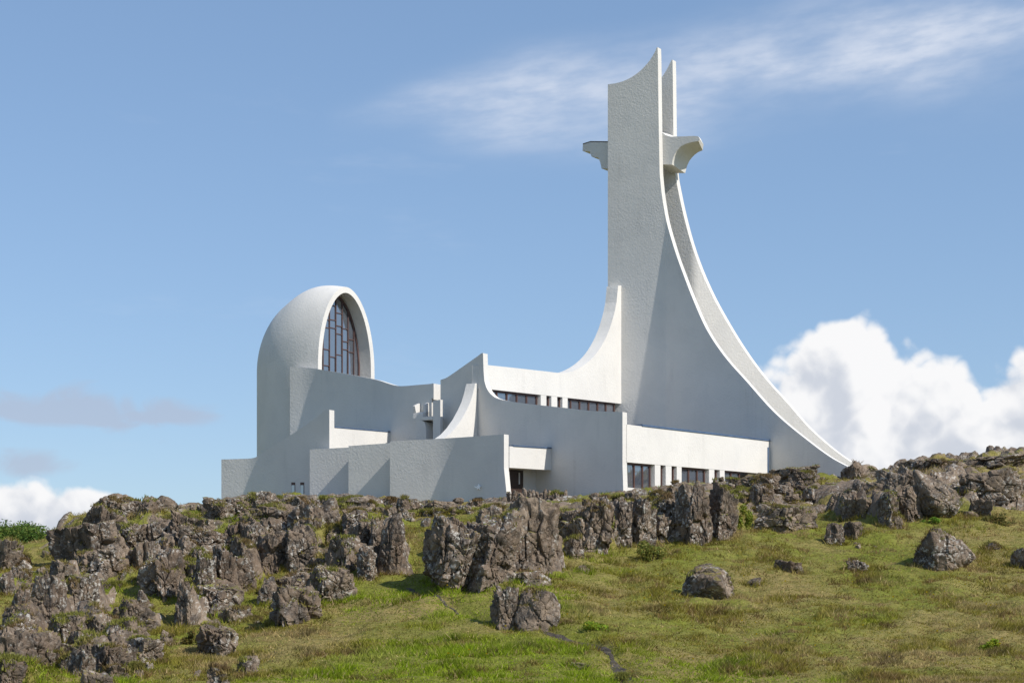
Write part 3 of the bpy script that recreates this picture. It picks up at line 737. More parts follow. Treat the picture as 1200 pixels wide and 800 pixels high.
def build_fields():
    """heights and bare-rock share of the hill on a fine grid"""
    global FZ, FR
    X, Y = np.meshgrid(FX, FY, indexing='ij'); P = np.stack([X, Y, 0 * X], -1)
    z = base_z(X, Y); b0 = z.copy()
    crest = sstep(HORIZON - F * b0 / Y, 612, 594) * sstep(Y, 62, 70) * sstep(600 + F * X / Y, 1010, 930)
    z = z - .30 * crest
    wob = gnoise(P * .6, 71) * .35
    for xc, yf, hw, hd, zt, h in LIFTS:
        i0, i1 = np.searchsorted(FX, (xc - hw - 4, xc + hw + 4)); j0, j1 = np.searchsorted(FY, (yf - 1.5, yf + 14)); q = (slice(i0, i1), slice(j0, j1))
        x_, y_ = X[q], Y[q]
        L = zt - .20 * h - .10 - 3.2 * np.maximum(0, np.abs(x_ - xc) - .35 * hw + wob[q] * .4) - 4.5 * np.maximum(0, yf + 1.35 * hd + wob[q] * .5 - y_) - .14 * np.maximum(0, y_ - yf - hd)
        d = L - z[q]; k = .25; z[q] = np.where(d > k, L, np.where(d < -k, z[q], z[q] + (d + k) ** 2 / (4 * k)))
    fall = sstep(np.hypot(X * .8, Y - 60), 75, 50)
    z = z + fbm(P * .22, 4, 3) * .16 * fall
    gx_, gy_ = np.gradient(z, .17); sl = np.hypot(gx_, gy_)
    px = 600 + F * X / Y; py = HORIZON - F * b0 / Y
    n = fbm(P * .17, 4, 11); n2 = fbm(P * .6, 3, 13)
    r = sstep(sl, .55, .95)
    r = np.maximum(r, sstep(px, 500, 330) * sstep(Y, 54, 62) * .34)
    r = np.maximum(r, sstep(py, 606, 590) * sstep(Y, 60, 70) * .60)
    r = np.clip(r + n * .40 + n2 * .26 - .02, 0, 1) * sstep(Y, 45, 51)
    r = r * (1 - .85 * sstep(py, 640, 655) * sstep(px, 640, 700))
    FR = r
    w3 = np.stack([X * .62, Y * .62, z * .55], -1) + (fbm(P * .7, 2, 5) * .4)[..., None]
    f1, f2, cid = worley(w3, 4); g1, g2, c2 = worley(w3 * 2.6, 6)
    blocky = (_R[cid, 0] - .40) * 1.0 - sstep(f2 - f1, .14, 0) * .30 + (_R[c2, 1] - .5) * .30 - sstep(g2 - g1, .16, 0) * .12
    z = z + sstep(r, .25, .6) * fall * (1 - .5 * crest) * (blocky * .85 + fbm(P * 1.6, 4, 9) * .16)
    z = z + (1 - r) * fall * (fbm(P * 1.1, 3, 21) * .11 + np.maximum(0, gnoise(P * .55, 31)) * .20)
    FZ = z - .14 * sstep(path_dist(X, Y), .42, .12)
def _bil(T, X, Y):
    u = np.clip((X - FX[0]) / .17, 0, len(FX) - 1.001); v = np.clip((Y - FY[0]) / .17, 0, len(FY) - 1.001)
    i = u.astype(int); j = v.astype(int); f = u - i; g = v - j
    return (T[i, j] * (1 - f) + T[i + 1, j] * f) * (1 - g) + (T[i, j + 1] * (1 - f) + T[i + 1, j + 1] * f) * g
def rockiness(X, Y):
    X = np.asarray(X, float); Y = np.asarray(Y, float); ins = (X > FX[0]) & (X < FX[-1]) & (Y > FY[0]) & (Y < FY[-1])
    return np.where(ins, _bil(FR, X, Y), 0.0)
def hill_z(X, Y):
    X = np.asarray(X, float); Y = np.asarray(Y, float)
    e = np.minimum(np.minimum(X - FX[0], FX[-1] - X), np.minimum(Y - FY[0], FY[-1] - Y)); k = sstep(e, 0, 2.0)
    return base_z(X, Y) * (1 - k) + _bil(FZ, X, Y) * k
def zat(X, Y): return float(hill_z(np.array([X]), np.array([Y]))[0])

# ------------------------------------------------------------------ rocks
def rock_mesh(seed, kind, sub=5, asp=1.0):
    rg = np.random.RandomState(seed)
    bm = bmesh.new(); bmesh.ops.create_icosphere(bm, subdivisions=sub, radius=1.0)
    me = bpy.data.meshes.new('rock'); bm.to_mesh(me); bm.free()
    n = len(me.vertices); U = np.empty(n * 3); me.vertices.foreach_get('co', U); U = U.reshape(-1, 3)
    def jit(v, a): v = np.array(v, float) + rg.normal(size=3) * a; return v / np.linalg.norm(v)
    pl = []
    if kind == 'column':
        k = rg.randint(5, 7)
        for i in range(k):
            an = 2 * math.pi * (i + rg.uniform(-.3, .3)) / k; pl.append((jit((math.cos(an), math.sin(an), 0), .07), rg.uniform(.78, 1.0)))
        pl += [(jit((0, 0, 1), .18), rg.uniform(.85, 1)), (jit((0, 0, -1), .1), 1.0)]
        for i in range(4): an = rg.uniform(0, 6.28); pl.append((jit((math.cos(an), math.sin(an), rg.uniform(.5, 1.1)), .1), rg.uniform(.95, 1.15)))
        p = 40
    elif kind == 'block':
        for v in ((1, 0, 0), (-1, 0, 0), (0, 1, 0), (0, -1, 0), (0, 0, 1), (0, 0, -1)): pl.append((jit(v, .16), rg.uniform(.78, 1.0)))
        for i in range(8): pl.append((jit(rg.normal(size=3), 0), rg.uniform(.98, 1.25)))
        p = 34
    elif kind == 'slab':
        for v in ((1, 0, 0), (-1, 0, 0), (0, 1, 0), (0, -1, 0), (0, 0, 1), (0, 0, -1)): pl.append((jit(v, .2), rg.uniform(.75, 1.0)))
        for i in range(6): pl.append((jit(rg.normal(size=3), 0), rg.uniform(.9, 1.2)))
        p = 26
    else:
        for i in range(22): pl.append((jit(rg.normal(size=3), 0), rg.uniform(.80, 1.05)))
        p = 16
    if kind != 'boulder':                      # a corner, not a face, points at the viewer
        an = rg.uniform(.45, 1.05); ca, sa = math.cos(an), math.sin(an); R = np.array([[ca, -sa, 0], [sa, ca, 0], [0, 0, 1]])
        pl = [(R @ v, d) for v, d in pl]
    acc = np.zeros(n)
    for nrm, d in pl: acc += np.maximum(0, U @ nrm / d) ** p
    r = acc ** (-1 / p); Q = U * r[:, None]
    Q0 = Q * np.array([1, 1, asp])
    st = np.array([1.35, 1.35, .85]) if kind == 'column' else np.array([1.3, 1.3, 1.1]) if kind != 'slab' else np.array([1.2, 1.2, 2.0])
    f1, f2, cid = worley(Q0 * st + seed * 3.1, seed); tl = (worley.vec * _G[cid]).sum(-1)
    crack = sstep(f2 - f1, .09, 0); lift = (_R[cid, 1] - .5)
    g1, g2, c2 = worley(Q0 * st * 2.3 + seed * 1.7, seed + 3); ck2 = sstep(g2 - g1, .12, 0); l2 = (_R[c2, 2] - .5); tl2 = (worley.vec * _G[c2]).sum(-1)
    amp = {'column': .20, 'block': .20, 'slab': .16, 'boulder': .09}[kind]; kb = .45 if kind == 'boulder' else 1.0
    disp = amp * lift + kb * (.20 * tl - crack * .11 + .08 * l2 + .09 * tl2 - ck2 * .035) + fbm(Q0 * 1.6 + seed, 5, seed, .55) * .06
    rid = 1 - np.abs(gnoise(Q0 * np.array([1.7, 1.7, .55 if kind == 'column' else 1.3]) + seed, seed + 8)) * 2
    disp = disp - sstep(rid, .86, 1.0) * (.08 if kind == 'column' else .11) * kb
    Q = Q + U * disp[:, None] * .95
    Q[:, 0] /= max(abs(Q[:, 0].min()), Q[:, 0].max()); Q[:, 2] = Q[:, 2] / np.abs(Q[:, 2]).max()
    me.vertices.foreach_set('co', Q.ravel()); me.polygons.foreach_set('use_smooth', np.ones(len(me.polygons), bool))
    me.update(); me.set_sharp_from_angle(angle=math.radians(38)); me.materials.append(ROCK)
    return me
_cache = {}
def variant(kind, i, sub=5, asp=1.0):
    asp = min((.5, .8, 1.2, 1.8, 2.6), key=lambda v: abs(math.log(v / asp)))
    k = (kind, i, sub, asp)
    if k not in _cache: _cache[k] = rock_mesh(100 + i * 7 + {'column': 0, 'block': 1000, 'slab': 2000, 'boulder': 3000}[kind], kind, sub, asp)
    return _cache[k]
RG = random.Random(5)
_vi = 0
def rock(name, x0, y0, x1, y1, Y, kind, parent=None, depth=1.0, bury=.22, yaw=None, lean=0.0, sub=5, lo=None):
    """a rock whose front stands at distance Y and fills that box of the picture; its foot goes on into the ground"""
    global _vi; _vi += 1
    w = (x1 - x0) / F * Y; h = (y1 - y0) / F * Y; hb = h * bury + .12
    sx = w / 2 * 1.04; sz = (h + hb) / 2; sy = max(.5 * sx, min(sx, sz) * .85) * depth
    c = Vector((((x0 + x1) / 2 - 600) / F * (Y + sy * .6), Y + sy * .6, (HORIZON - (y0 + y1) / 2) / F * (Y + sy * .3) - hb / 2))
    o = bpy.data.objects.new(name, variant(kind, _vi % (7 if sub == 4 else 9 if sub == 5 else 40), sub, sz / sx)); COL.objects.link(o)
    yaw = RG.choice((0, math.pi)) + RG.uniform(-.28, .28) if yaw is None else yaw
    M = Matrix.Translation(c) @ Matrix.Rotation(lean, 4, 'Y') @ Matrix.Diagonal((sx, sy, sz, 1)) @ Matrix.Rotation(yaw, 4, 'Z')
    loc = c.copy()
    if parent is not None:
        o.parent = parent; M = Matrix.Translation(-Vector(parent.location)) @ M
    # a rotated unit rock scaled in world axes: keep it as rotation then scale of the mesh axes
    o.location = M.translation; o.rotation_euler = (0, lean, yaw); o.scale = (sx, sy, sz)
    return o

_YS = np.arange(38, 104, .25)
def foot_Y(x, y):
    t = ray(x); d = base_z(t * _YS, _YS) - (HORIZON - y) / F * _YS
    i = int(np.argmax(d >= 0)) if (d >= 0).any() else int(np.argmax(d))
    return float(_YS[i])
ROCKS = []
def outcrop(label, blocks, fill=(), seed=1, group=None, cores=True):
    """bedrock outcrop: named blocks given by picture boxes plus smaller broken blocks around them"""
    b0 = blocks[0]; Y0 = foot_Y((b0[0] + b0[2]) / 2, b0[3]); X0 = ray((b0[0] + b0[2]) / 2) * Y0
    e = empty('rock_outcrop', (X0, Y0, (HORIZON - b0[3]) / F * Y0)); tag(e, label, 'rock outcrop', group)
    rg = random.Random(seed)
    for b in blocks:
        x0, y0, x1, y1, kind = b[:5]; kw = b[5] if len(b) > 5 else {}
        if kind == 'column' and rg.random() < .45: kind = 'block'
        m_ = (x0 + x1) / 2; x0, x1 = m_ - (m_ - x0) * 1.22, m_ + (x1 - m_) * 1.22
        kw = dict(kw); Y = kw.pop('Y', None) or foot_Y((x0 + x1) / 2, y1)
        ROCKS.append(rock('block', x0, y0, x1, y1, Y, kind, e, **kw)); o = ROCKS[-1]
        if y1 - y0 > 22: LIFTS.append((ray((x0 + x1) / 2) * Y, Y, o.scale[0], o.scale[1], (HORIZON - y0) / F * Y, (y1 - y0) / F * Y))
    named = [b for b in blocks if b[3] - b[1] > 34]
    if cores and named:
        xa, xb = min(b[0] for b in named), max(b[2] for b in named); k = max(1, round((xb - xa) / 46))
        for i in range(k):
            u0, u1 = xa + (xb - xa) * i / k, xa + (xb - xa) * (i + 1) / k
            near = [b for b in named if b[2] > u0 and b[0] < u1] or named
            t0 = sorted(b[1] for b in near)[len(near) // 2] + rg.uniform(4, 14); f0 = sorted(b[3] for b in near)[len(near) // 2] - 4
            if f0 - t0 < 20: continue
            ROCKS.append(rock('block', u0 - 6, t0, u1 + 6, f0, foot_Y((u0 + u1) / 2, f0) + rg.uniform(.5, 1.1), 'block', e, depth=1.1, sub=6, bury=.3, lean=rg.uniform(-.15, .15)))
    for (x0, y0, x1, y1, n, smin, smax) in fill:
        if y1 - y0 > 38: n, smin, smax = int(n * .6), smin * 1.35, smax * 1.4       # cliffs break into fewer, larger blocks
        for i in range(n):
            x, y = rg.uniform(x0, x1), rg.uniform(y0, y1); s = smin + (smax - smin) * rg.random() ** 2; k = rg.uniform(.5, .95)
            kind = rg.choice(('block', 'column', 'block', 'slab', 'boulder') if y1 - y0 > 38 else ('slab', 'slab', 'slab', 'block'))
            if y1 - y0 <= 38: k *= .72
            if kind == 'slab': k *= .6
            if kind == 'column': k *= 1.3
            lim = 580 if x < 600 else 574 if x < 780 else 560 if x < 900 else 540
            if y - s * k < lim: k = max(3.0, y - lim) / s
            ROCKS.append(rock('block', x - s / 2, y - s * k, x + s / 2, y, foot_Y(x, y), kind, e, bury=.5, lean=rg.uniform(-.2, .2), sub=5 if s > 17 else 4))
    return e
def boulder(label, x0, y0, x1, y1, kind='boulder', group=None, **kw):
    Y = kw.pop('Y', None) or foot_Y((x0 + x1) / 2, y1 - 3)
    o = rock('boulder', x0, y0, x1, y1, Y, kind, None, **kw); tag(o, label, 'boulder', group); ROCKS.append(o); return o

big = dict(sub=6)
outcrop('big tilted grey crag at the skyline beside the green shrub',
        [(72, 606, 146, 668, 'block', dict(sub=6, lean=-.3, depth=1.0, yaw=.35)), (96, 592, 142, 640, 'block', dict(sub=6, lean=-.25)), (118, 576, 166, 610, 'block', dict(sub=6)), (134, 604, 172, 650, 'slab', dict(sub=6, lean=.3)), (176, 580, 206, 600, 'boulder'),
         (92, 636, 150, 680, 'block', big), (150, 640, 170, 668, 'column')],
        [(70, 650, 175, 694, 22, 10, 30), (165, 590, 235, 606, 8, 6, 16), (84, 626, 170, 650, 6, 10, 26)], 1, cores=False)
outcrop('lichen-spotted pair of upright rocks low on the far left slope',
        [(38, 667, 74, 732, 'column', dict(sub=6, yaw=.2)), (77, 667, 117, 720, 'block', big), (60, 655, 92, 690, 'block'), (0, 668, 16, 700, 'block'), (12, 662, 36, 690, 'column'), (-20, 640, 20, 664, 'slab')],
        [(0, 645, 62, 694, 22, 8, 30), (30, 690, 140, 738, 16, 7, 24), (0, 695, 40, 740, 9, 8, 20)], 2)
outcrop('broken ledge of pale rock in the bottom left corner',
        [(10, 738, 62, 786, 'slab', dict(sub=6)), (-6, 764, 28, 812, 'block', big), (40, 748, 66, 782, 'block'), (108, 752, 156, 790, 'block', big), (78, 738, 112, 772, 'block'), (120, 776, 150, 800, 'slab'), (58, 716, 102, 752, 'block', big), (138, 700, 178, 742, 'block', big), (150, 744, 188, 776, 'slab', big), (0, 700, 40, 744, 'block', big), (90, 784, 132, 812, 'block', big)],
        [(0, 738, 165, 800, 44, 12, 44), (150, 740, 240, 798, 10, 6, 18)], 3)
outcrop('tall jointed cliff of grey columns left of the gully',
        [(168, 640, 216, 704, 'column', dict(sub=6, yaw=.1)), (198, 597, 242, 640, 'block', big), (208, 668, 228, 736, 'column', dict(sub=6)), (225, 640, 252, 716, 'column', dict(sub=6)), (250, 636, 276, 706, 'column', big),
         (270, 628, 297, 682, 'column', big), (232, 676, 282, 716, 'block', big), (214, 614, 262, 652, 'slab', big), (258, 612, 290, 646, 'block'), (186, 622, 212, 652, 'block'), (258, 708, 296, 734, 'slab'), (160, 690, 176, 716, 'boulder')],
        [(165, 600, 305, 660, 36, 10, 36), (165, 650, 300, 738, 30, 8, 28), (236, 590, 300, 616, 14, 8, 28)], 4)
outcrop('shadowed cliff of upright blocks below the dome end of the church',
        [(302, 616, 340, 674, 'column', dict(sub=6, yaw=.3)), (336, 610, 372, 668, 'column', dict(sub=6)), (284, 604, 316, 660, 'block', big), (362, 658, 412, 708, 'block', dict(sub=6, lean=.15)), (320, 684, 373, 734, 'block', big), (304, 674, 324, 710, 'column'),
         (278, 630, 297, 688, 'column', big), (296, 588, 350, 622, 'slab', big), (340, 590, 380, 624, 'block')],
        [(285, 592, 395, 640, 34, 10, 34), (290, 660, 400, 716, 18, 7, 22)], 6)
outcrop('rounded cluster of split pillars above the grassy gully',
        [(398, 592, 436, 630, 'block', big), (386, 622, 424, 672, 'block', dict(sub=6)), (420, 634, 440, 680, 'column', big), (434, 602, 452, 656, 'column', big), (446, 594, 472, 674, 'column', dict(sub=6, lean=-.08)), (410, 606, 440, 648, 'column', big)],
        [(385, 590, 475, 640, 20, 8, 26), (460, 588, 520, 628, 14, 7, 20)], 7)
outcrop('massive smooth-faced outcrop at the head of the dirt path',
        [(503, 604, 566, 692, 'block', dict(sub=6, depth=1.0, lean=.1)), (548, 592, 604, 690, 'column', dict(sub=6, depth=1.1, lean=.12)), (598, 580, 650, 672, 'column', dict(sub=6, lean=-.1)), (514, 608, 544, 640, 'slab'), (556, 588, 586, 624, 'block', big), (640, 624, 662, 666, 'column'),
         (662, 626, 684, 652, 'block'), (590, 668, 642, 686, 'slab'), (620, 612, 640, 650, 'column', big), (650, 596, 674, 620, 'column', dict(lean=.5))],
        [(560, 594, 660, 608, 14, 7, 20), (600, 640, 690, 676, 10, 6, 16)], 8)
outcrop('dark fissured cliff under the tall shaded church wall',
        [(674, 577, 722, 648, 'column', dict(sub=6, lean=.08)), (714, 580, 746, 646, 'column', dict(sub=6, lean=-.12)), (738, 582, 770, 644, 'column', dict(sub=6, lean=-.05)), (764, 570, 800, 630, 'block', dict(sub=6)), (660, 590, 690, 630, 'block', big)],
        [(664, 584, 800, 618, 24, 9, 26)], 9)
outcrop('pair of tall smooth rock columns with a narrow gap under the church windows',
        [(792, 563, 836, 638, 'column', dict(sub=6, yaw=.1)), (831, 560, 861, 633, 'column', dict(sub=6))], [(790, 560, 880, 580, 8, 7, 18), (860, 566, 900, 598, 8, 8, 24)], 10)
outcrop('upright broken columns beside the tall egg-shaped rock',
        [(986, 573, 1005, 610, 'column', big), (1003, 578, 1022, 612, 'column'), (1028, 572, 1052, 618, 'column', big), (1048, 566, 1078, 612, 'column', dict(sub=6, lean=-.1)), (988, 608, 1011, 633, 'block', big), (969, 612, 989, 637, 'block'), (968, 576, 990, 598, 'block'), (1038, 598, 1056, 620, 'column')],
        [(965, 560, 1080, 604, 24, 9, 28), (990, 630, 1050, 642, 6, 6, 16)], 11)
outcrop('long low slabs of bare rock along the skyline right of the tower foot',
        [(1128, 548, 1196, 588, 'slab', big), (1030, 549, 1082, 578, 'slab', big), (1060, 534, 1130, 556, 'slab', big), (1120, 530, 1210, 550, 'slab', big), (1138, 582, 1163, 608, 'block', big), (1128, 598, 1146, 608, 'boulder'), (1180, 560, 1204, 586, 'column'), (1174, 526, 1194, 540, 'boulder')],
        [(1020, 548, 1200, 574, 18, 12, 36), (1080, 574, 1200, 602, 8, 6, 16)], 12)
outcrop('rubbly bedrock crest right against the low stepped church walls',
        [(262, 577, 296, 600, 'slab', big), (290, 573, 326, 596, 'block', big), (240, 588, 272, 608, 'slab', big), (330, 581, 364, 598, 'slab', big), (392, 580, 430, 596, 'slab'), (500, 584, 534, 598, 'slab')],
        [(240, 586, 330, 610, 20, 8, 26), (320, 584, 470, 604, 44, 7, 22), (460, 586, 560, 606, 28, 6, 20)], 13)
outcrop('lumpy bedrock crest under the sweeping foot of the tower',
        [(900, 542, 962, 566, 'slab', big), (866, 552, 912, 574, 'slab', big), (926, 549, 958, 568, 'block', big), (878, 566, 904, 588, 'block', big)],
        [(856, 560, 1010, 584, 34, 8, 24), (690, 576, 800, 592, 18, 7, 18)], 14)
# loose boulders
boulder('big square boulder with a flat front, lower left slope', 230, 724, 280, 770, 'block', sub=6, yaw=.25, depth=1.15)
boulder('pale rounded rock at the far left edge', 8, 719, 32, 750, sub=6)
boulder('small light block beside the shaded hollow, lower left', 113, 722, 138, 746, 'block')
boulder('small upright pointed rock under the left cliff', 130, 707, 151, 730, 'column')
boulder('small dark stone standing alone in the left grass', 185, 737, 203, 760)
boulder('cracked low rock at the bottom edge below the square boulder', 242, 776, 276, 812, 'block', sub=6)
boulder('triangular rock beside the cracked one at the bottom edge', 276, 766, 303, 796, 'block', lean=.3)
boulder('tiny pale stone in the grass below the left cliffs', 318, 786, 338, 797)
boulder('rough left half of the split boulder by the path', 573, 680, 612, 738, 'block', sub=6)
boulder('rounded right half of the split boulder by the path', 606, 686, 661, 740, sub=6, depth=1.1)
boulder('lone rounded boulder in the middle of the right-hand grass', 798, 659, 862, 704, sub=6)
boulder('broad flat-faced boulder capped with turf below the tower foot', 880, 586, 957, 626, 'slab', sub=6)
boulder('tall egg-shaped rock standing highest on the right slope', 1072, 549, 1131, 615, sub=6, depth=.9)
boulder('wide lumpy boulder with a grassy top on the right slope', 1064, 617, 1141, 671, sub=6)
boulder('small cleft stone sunk in the dry grass', 908, 655, 944, 676, 'block')
boulder('little dark stone below the cleft stone', 872, 676, 894, 688)
boulder('mossy stone left of the lumpy boulder', 990, 652, 1022, 674, 'slab')
boulder('half-buried dark rock at the right picture edge', 1184, 640, 1212, 668, 'block')
boulder('flat dark ledge stone near the right edge', 1150, 634, 1174, 650, 'slab')
boulder('small grey stone in grass under the dark cliff', 674, 660, 692, 678)
boulder('small pale rock lying in the grass beside the path bend', 664, 774, 690, 786, 'slab')
boulder('dark pebbly stone on the path at the bottom edge', 722, 790, 736, 806, 'block')

# low dry-stone row before the entrance
sw = empty('stone_row', (PANEL.hit(620) - dB * .4 + dB * 1.0)); sw.location.z = 4.8
tag(sw, 'low row of rough upright stones in front of the church door', 'stone row')
rg = random.Random(3)
for i in range(15):
    x = 597 + i * 4.6 + rg.uniform(-1, 1); w = rg.uniform(5, 8.5); h = rg.uniform(7, 12)
    ROCKS.append(rock('stone', x - w / 2, 583 - h + rg.uniform(-1.5, 1), x + w / 2, 584, 77.5 + rg.uniform(-.3, .3), rg.choice(('block', 'boulder', 'column')), sw, sub=4, lean=rg.uniform(-.25, .25)))

# ------------------------------------------------------------------ hill surface
def axis(lo, hi, step, far, n=26):
    mid = np.arange(lo, hi + step / 2, step)
    g = np.geomspace(step, far, n).cumsum(); g = g / g[-1] * far
    return np.concatenate([lo - g[::-1], mid, hi + g])
build_fields()
gx = axis(FX[0], FX[-1], .17, 3000); gy = axis(FY[0], FY[-1], .17, 3000)
GX, GY = np.meshgrid(gx, gy, indexing='ij')
GZ = hill_z(GX, GY)
nx, ny = GX.shape
me = bpy.data.meshes.new('hillside')
idx = np.arange(nx * ny).reshape(nx, ny)
quads = np.stack([idx[:-1, :-1], idx[1:, :-1], idx[1:, 1:], idx[:-1, 1:]], -1).reshape(-1, 4)
me.vertices.add(nx * ny); me.vertices.foreach_set('co', np.stack([GX, GY, GZ], -1).ravel())
me.loops.add(quads.size); me.loops.foreach_set('vertex_index', quads.ravel())
me.polygons.add(len(quads)); me.polygons.foreach_set('loop_start', np.arange(0, quads.size, 4)); me.polygons.foreach_set('use_smooth', np.ones(len(quads), bool))
me.update(calc_edges=True)
ROCKY = rockiness(GX, GY)
at = me.attributes.new('rock', 'FLOAT', 'POINT'); at.data.foreach_set('value', ROCKY.ravel())
tag(link('hillside', me, GROUND), 'grassy hillside with bare bedrock below the church', kind='structure')

# worn path: a ribbon of bare soil laid in its rut
def path_mesh():
    V, Fc = [], []; pts = []
    for (x0, y0), (x1, y1) in zip(PATHW[:-1], PATHW[1:]):
        n = max(2, int(math.hypot(x1 - x0, y1 - y0) / .25))
        for i in range(n): pts.append((x0 + (x1 - x0) * i / n, y0 + (y1 - y0) * i / n))
    pts = np.array(pts); K = 7
    tg = np.gradient(pts, axis=0); tg /= np.linalg.norm(tg, axis=1)[:, None]; nn = np.stack([-tg[:, 1], tg[:, 0]], 1)
    for i, (p, q) in enumerate(zip(pts, nn)):
        fade = min(1, .30 + (i / 95) ** 2)
        w = (.30 + .10 * math.sin(i * .37) + .09 * math.sin(i * 1.1 + 1) + .05 * math.sin(i * 2.3)) * fade
        for k in range(K):
            u = (k / (K - 1) - .5) * 2 * w; X, Y = p[0] + q[0] * u, p[1] + q[1] * u
            V.append((X, Y, zat(X, Y) + .012 + .02 * random.Random(i * 9 + k).random() - (.05 if k in (0, K - 1) else 0)))
    for i in range(len(pts) - 1):
        for k in range(K - 1): Fc.append([i * K + k, i * K + k + 1, (i + 1) * K + k + 1, (i + 1) * K + k])
    o = mesh('path', V, Fc, SOIL, None, smooth=True); tag(o, 'narrow worn dirt path winding up through the grass', kind='structure')
path_mesh()

# floodlight aimed at the emblem
fl = empty('floodlight', (ray(561.5) * 78.6, 78.6, (HORIZON - 590.5) / F * 78.6 - .1)); tag(fl, 'small black floodlight on the grass before the shaded front wall', 'floodlight')
def flood():
    c = Vector(fl.location) + Vector((0, 0, .26)); ax = (dA * .8 + Vector((0, 0, .6))).normalized(); sd = ax.cross(Vector((0, 0, 1))).normalized(); up = sd.cross(ax)
    def rg_(k, w, h): return [c + ax * k + sd * sx * w + up * sy * h for sx, sy in ((-1, -1), (1, -1), (1, 1), (-1, 1))]
    solid('housing', [(rg_(-.14, .10, .07), rg_(.02, .20, .15)), (rg_(.0201, .215, .165), rg_(.07, .215, .165))], BLACK, fl)
    solid('lens', [(rg_(.0705, .19, .14), rg_(.078, .19, .14))], LENS, fl)
    for s in (-1, 1):
        b = c + sd * s * .23; r = [b + ax * x + Vector((0, 0, z)) for x, z in ((-.02, -.30), (.02, -.30), (.02, .02), (-.02, .02))]
        solid('bracket', [(r, [p + sd * .015 for p in r])], GREYPAINT, fl)
    r = [c + sd * a + dA * b + Vector((0, 0, -.36)) for a, b in ((-.25, -.12), (.25, -.12), (.25, .12), (-.25, .12))]
    solid('base', [(r, [p + Vector((0, 0, .06)) for p in r])], GREYPAINT, fl)
flood()

# ------------------------------------------------------------------ vegetation
NR = np.random.RandomState(12)
def tint_mesh(name, V, Fidx, tint, mat, nper):
    me = bpy.data.meshes.new(name); n = len(V)
    me.vertices.add(n); me.vertices.foreach_set('co', V.astype(np.float32).ravel())
    me.loops.add(Fidx.size); me.loops.foreach_set('vertex_index', Fidx.astype(np.int32).ravel())
    me.polygons.add(len(Fidx)); me.polygons.foreach_set('loop_start', np.arange(0, Fidx.size, nper, dtype=np.int32))
    me.update(calc_edges=True)
    a = me.attributes.new('tint', 'FLOAT_COLOR', 'POINT'); c = np.ones((n, 4), np.float32); c[:, :3] = tint; a.data.foreach_set('color', c.ravel())
    me.materials.append(mat); return me
def lerp(a, b, k): return a + (b - a) * k[..., None]
LUSH = np.array([.262, .345, .016]); OLIVE = np.array([.276, .238, .040]); STRAW = np.array([.50, .37, .185]); BROWN = np.array([.22, .13, .058]); DEEP = np.array([.060, .105, .016])
def grass_tint(X, Y):
    px = 600 + F * X / Y; P = np.stack([X, Y, 0 * X], -1)
    n1 = fbm(P * .11, 4, 41); n2 = fbm(P * .45, 4, 47); n3 = fbm(P * np.array([1.6, 1.1, 1]), 3, 53)
    lush = sstep(n1 * .6 + n2 * .35 + .62 * np.exp(-((px - 540) / 200) ** 2) * sstep(Y, 62, 52) - .34 * sstep(px, 720, 980) - .12 * sstep(px, 330, 200), -.05, .42)
    dry = sstep(n2 * .6 - n1 * .35 + n3 * .45 + .18 * sstep(px, 800, 1000) + .12 * sstep(px, 360, 200), .02, .55)
    c = lerp(np.broadcast_to(OLIVE, (*X.shape, 3)), LUSH, lush); c = lerp(c, STRAW, dry * .75 * (1 - .6 * lush))
    c = lerp(c, BROWN, sstep(n3 - n2 * .4 + .10 * sstep(px, 700, 900), .22, .58) * .75)
    c = c * (1 - .45 * sstep(fbm(P * .9, 3, 63), .12, .55))[..., None]
    return c
def blades(B, tint, h, w, lean, nper=1):
    """one slender triangle per blade"""
    n = len(B); an = NR.uniform(0, 2 * math.pi, n); s = np.stack([np.cos(an), np.sin(an), 0 * an], 1)
    l2 = NR.uniform(0, 2 * math.pi, n); ld = np.stack([np.cos(l2), np.sin(l2), 0 * l2], 1) * (lean * NR.rand(n) ** .7 * h)[:, None] + np.array([.10, -.05, 0]) * h[:, None]
    V = np.empty((n, 3, 3)); V[:, 0] = B - s * w[:, None]; V[:, 1] = B + s * w[:, None]; V[:, 2] = B + ld; V[:, 2, 2] += h
    return V.reshape(-1, 3), np.repeat(tint, 3, axis=0)
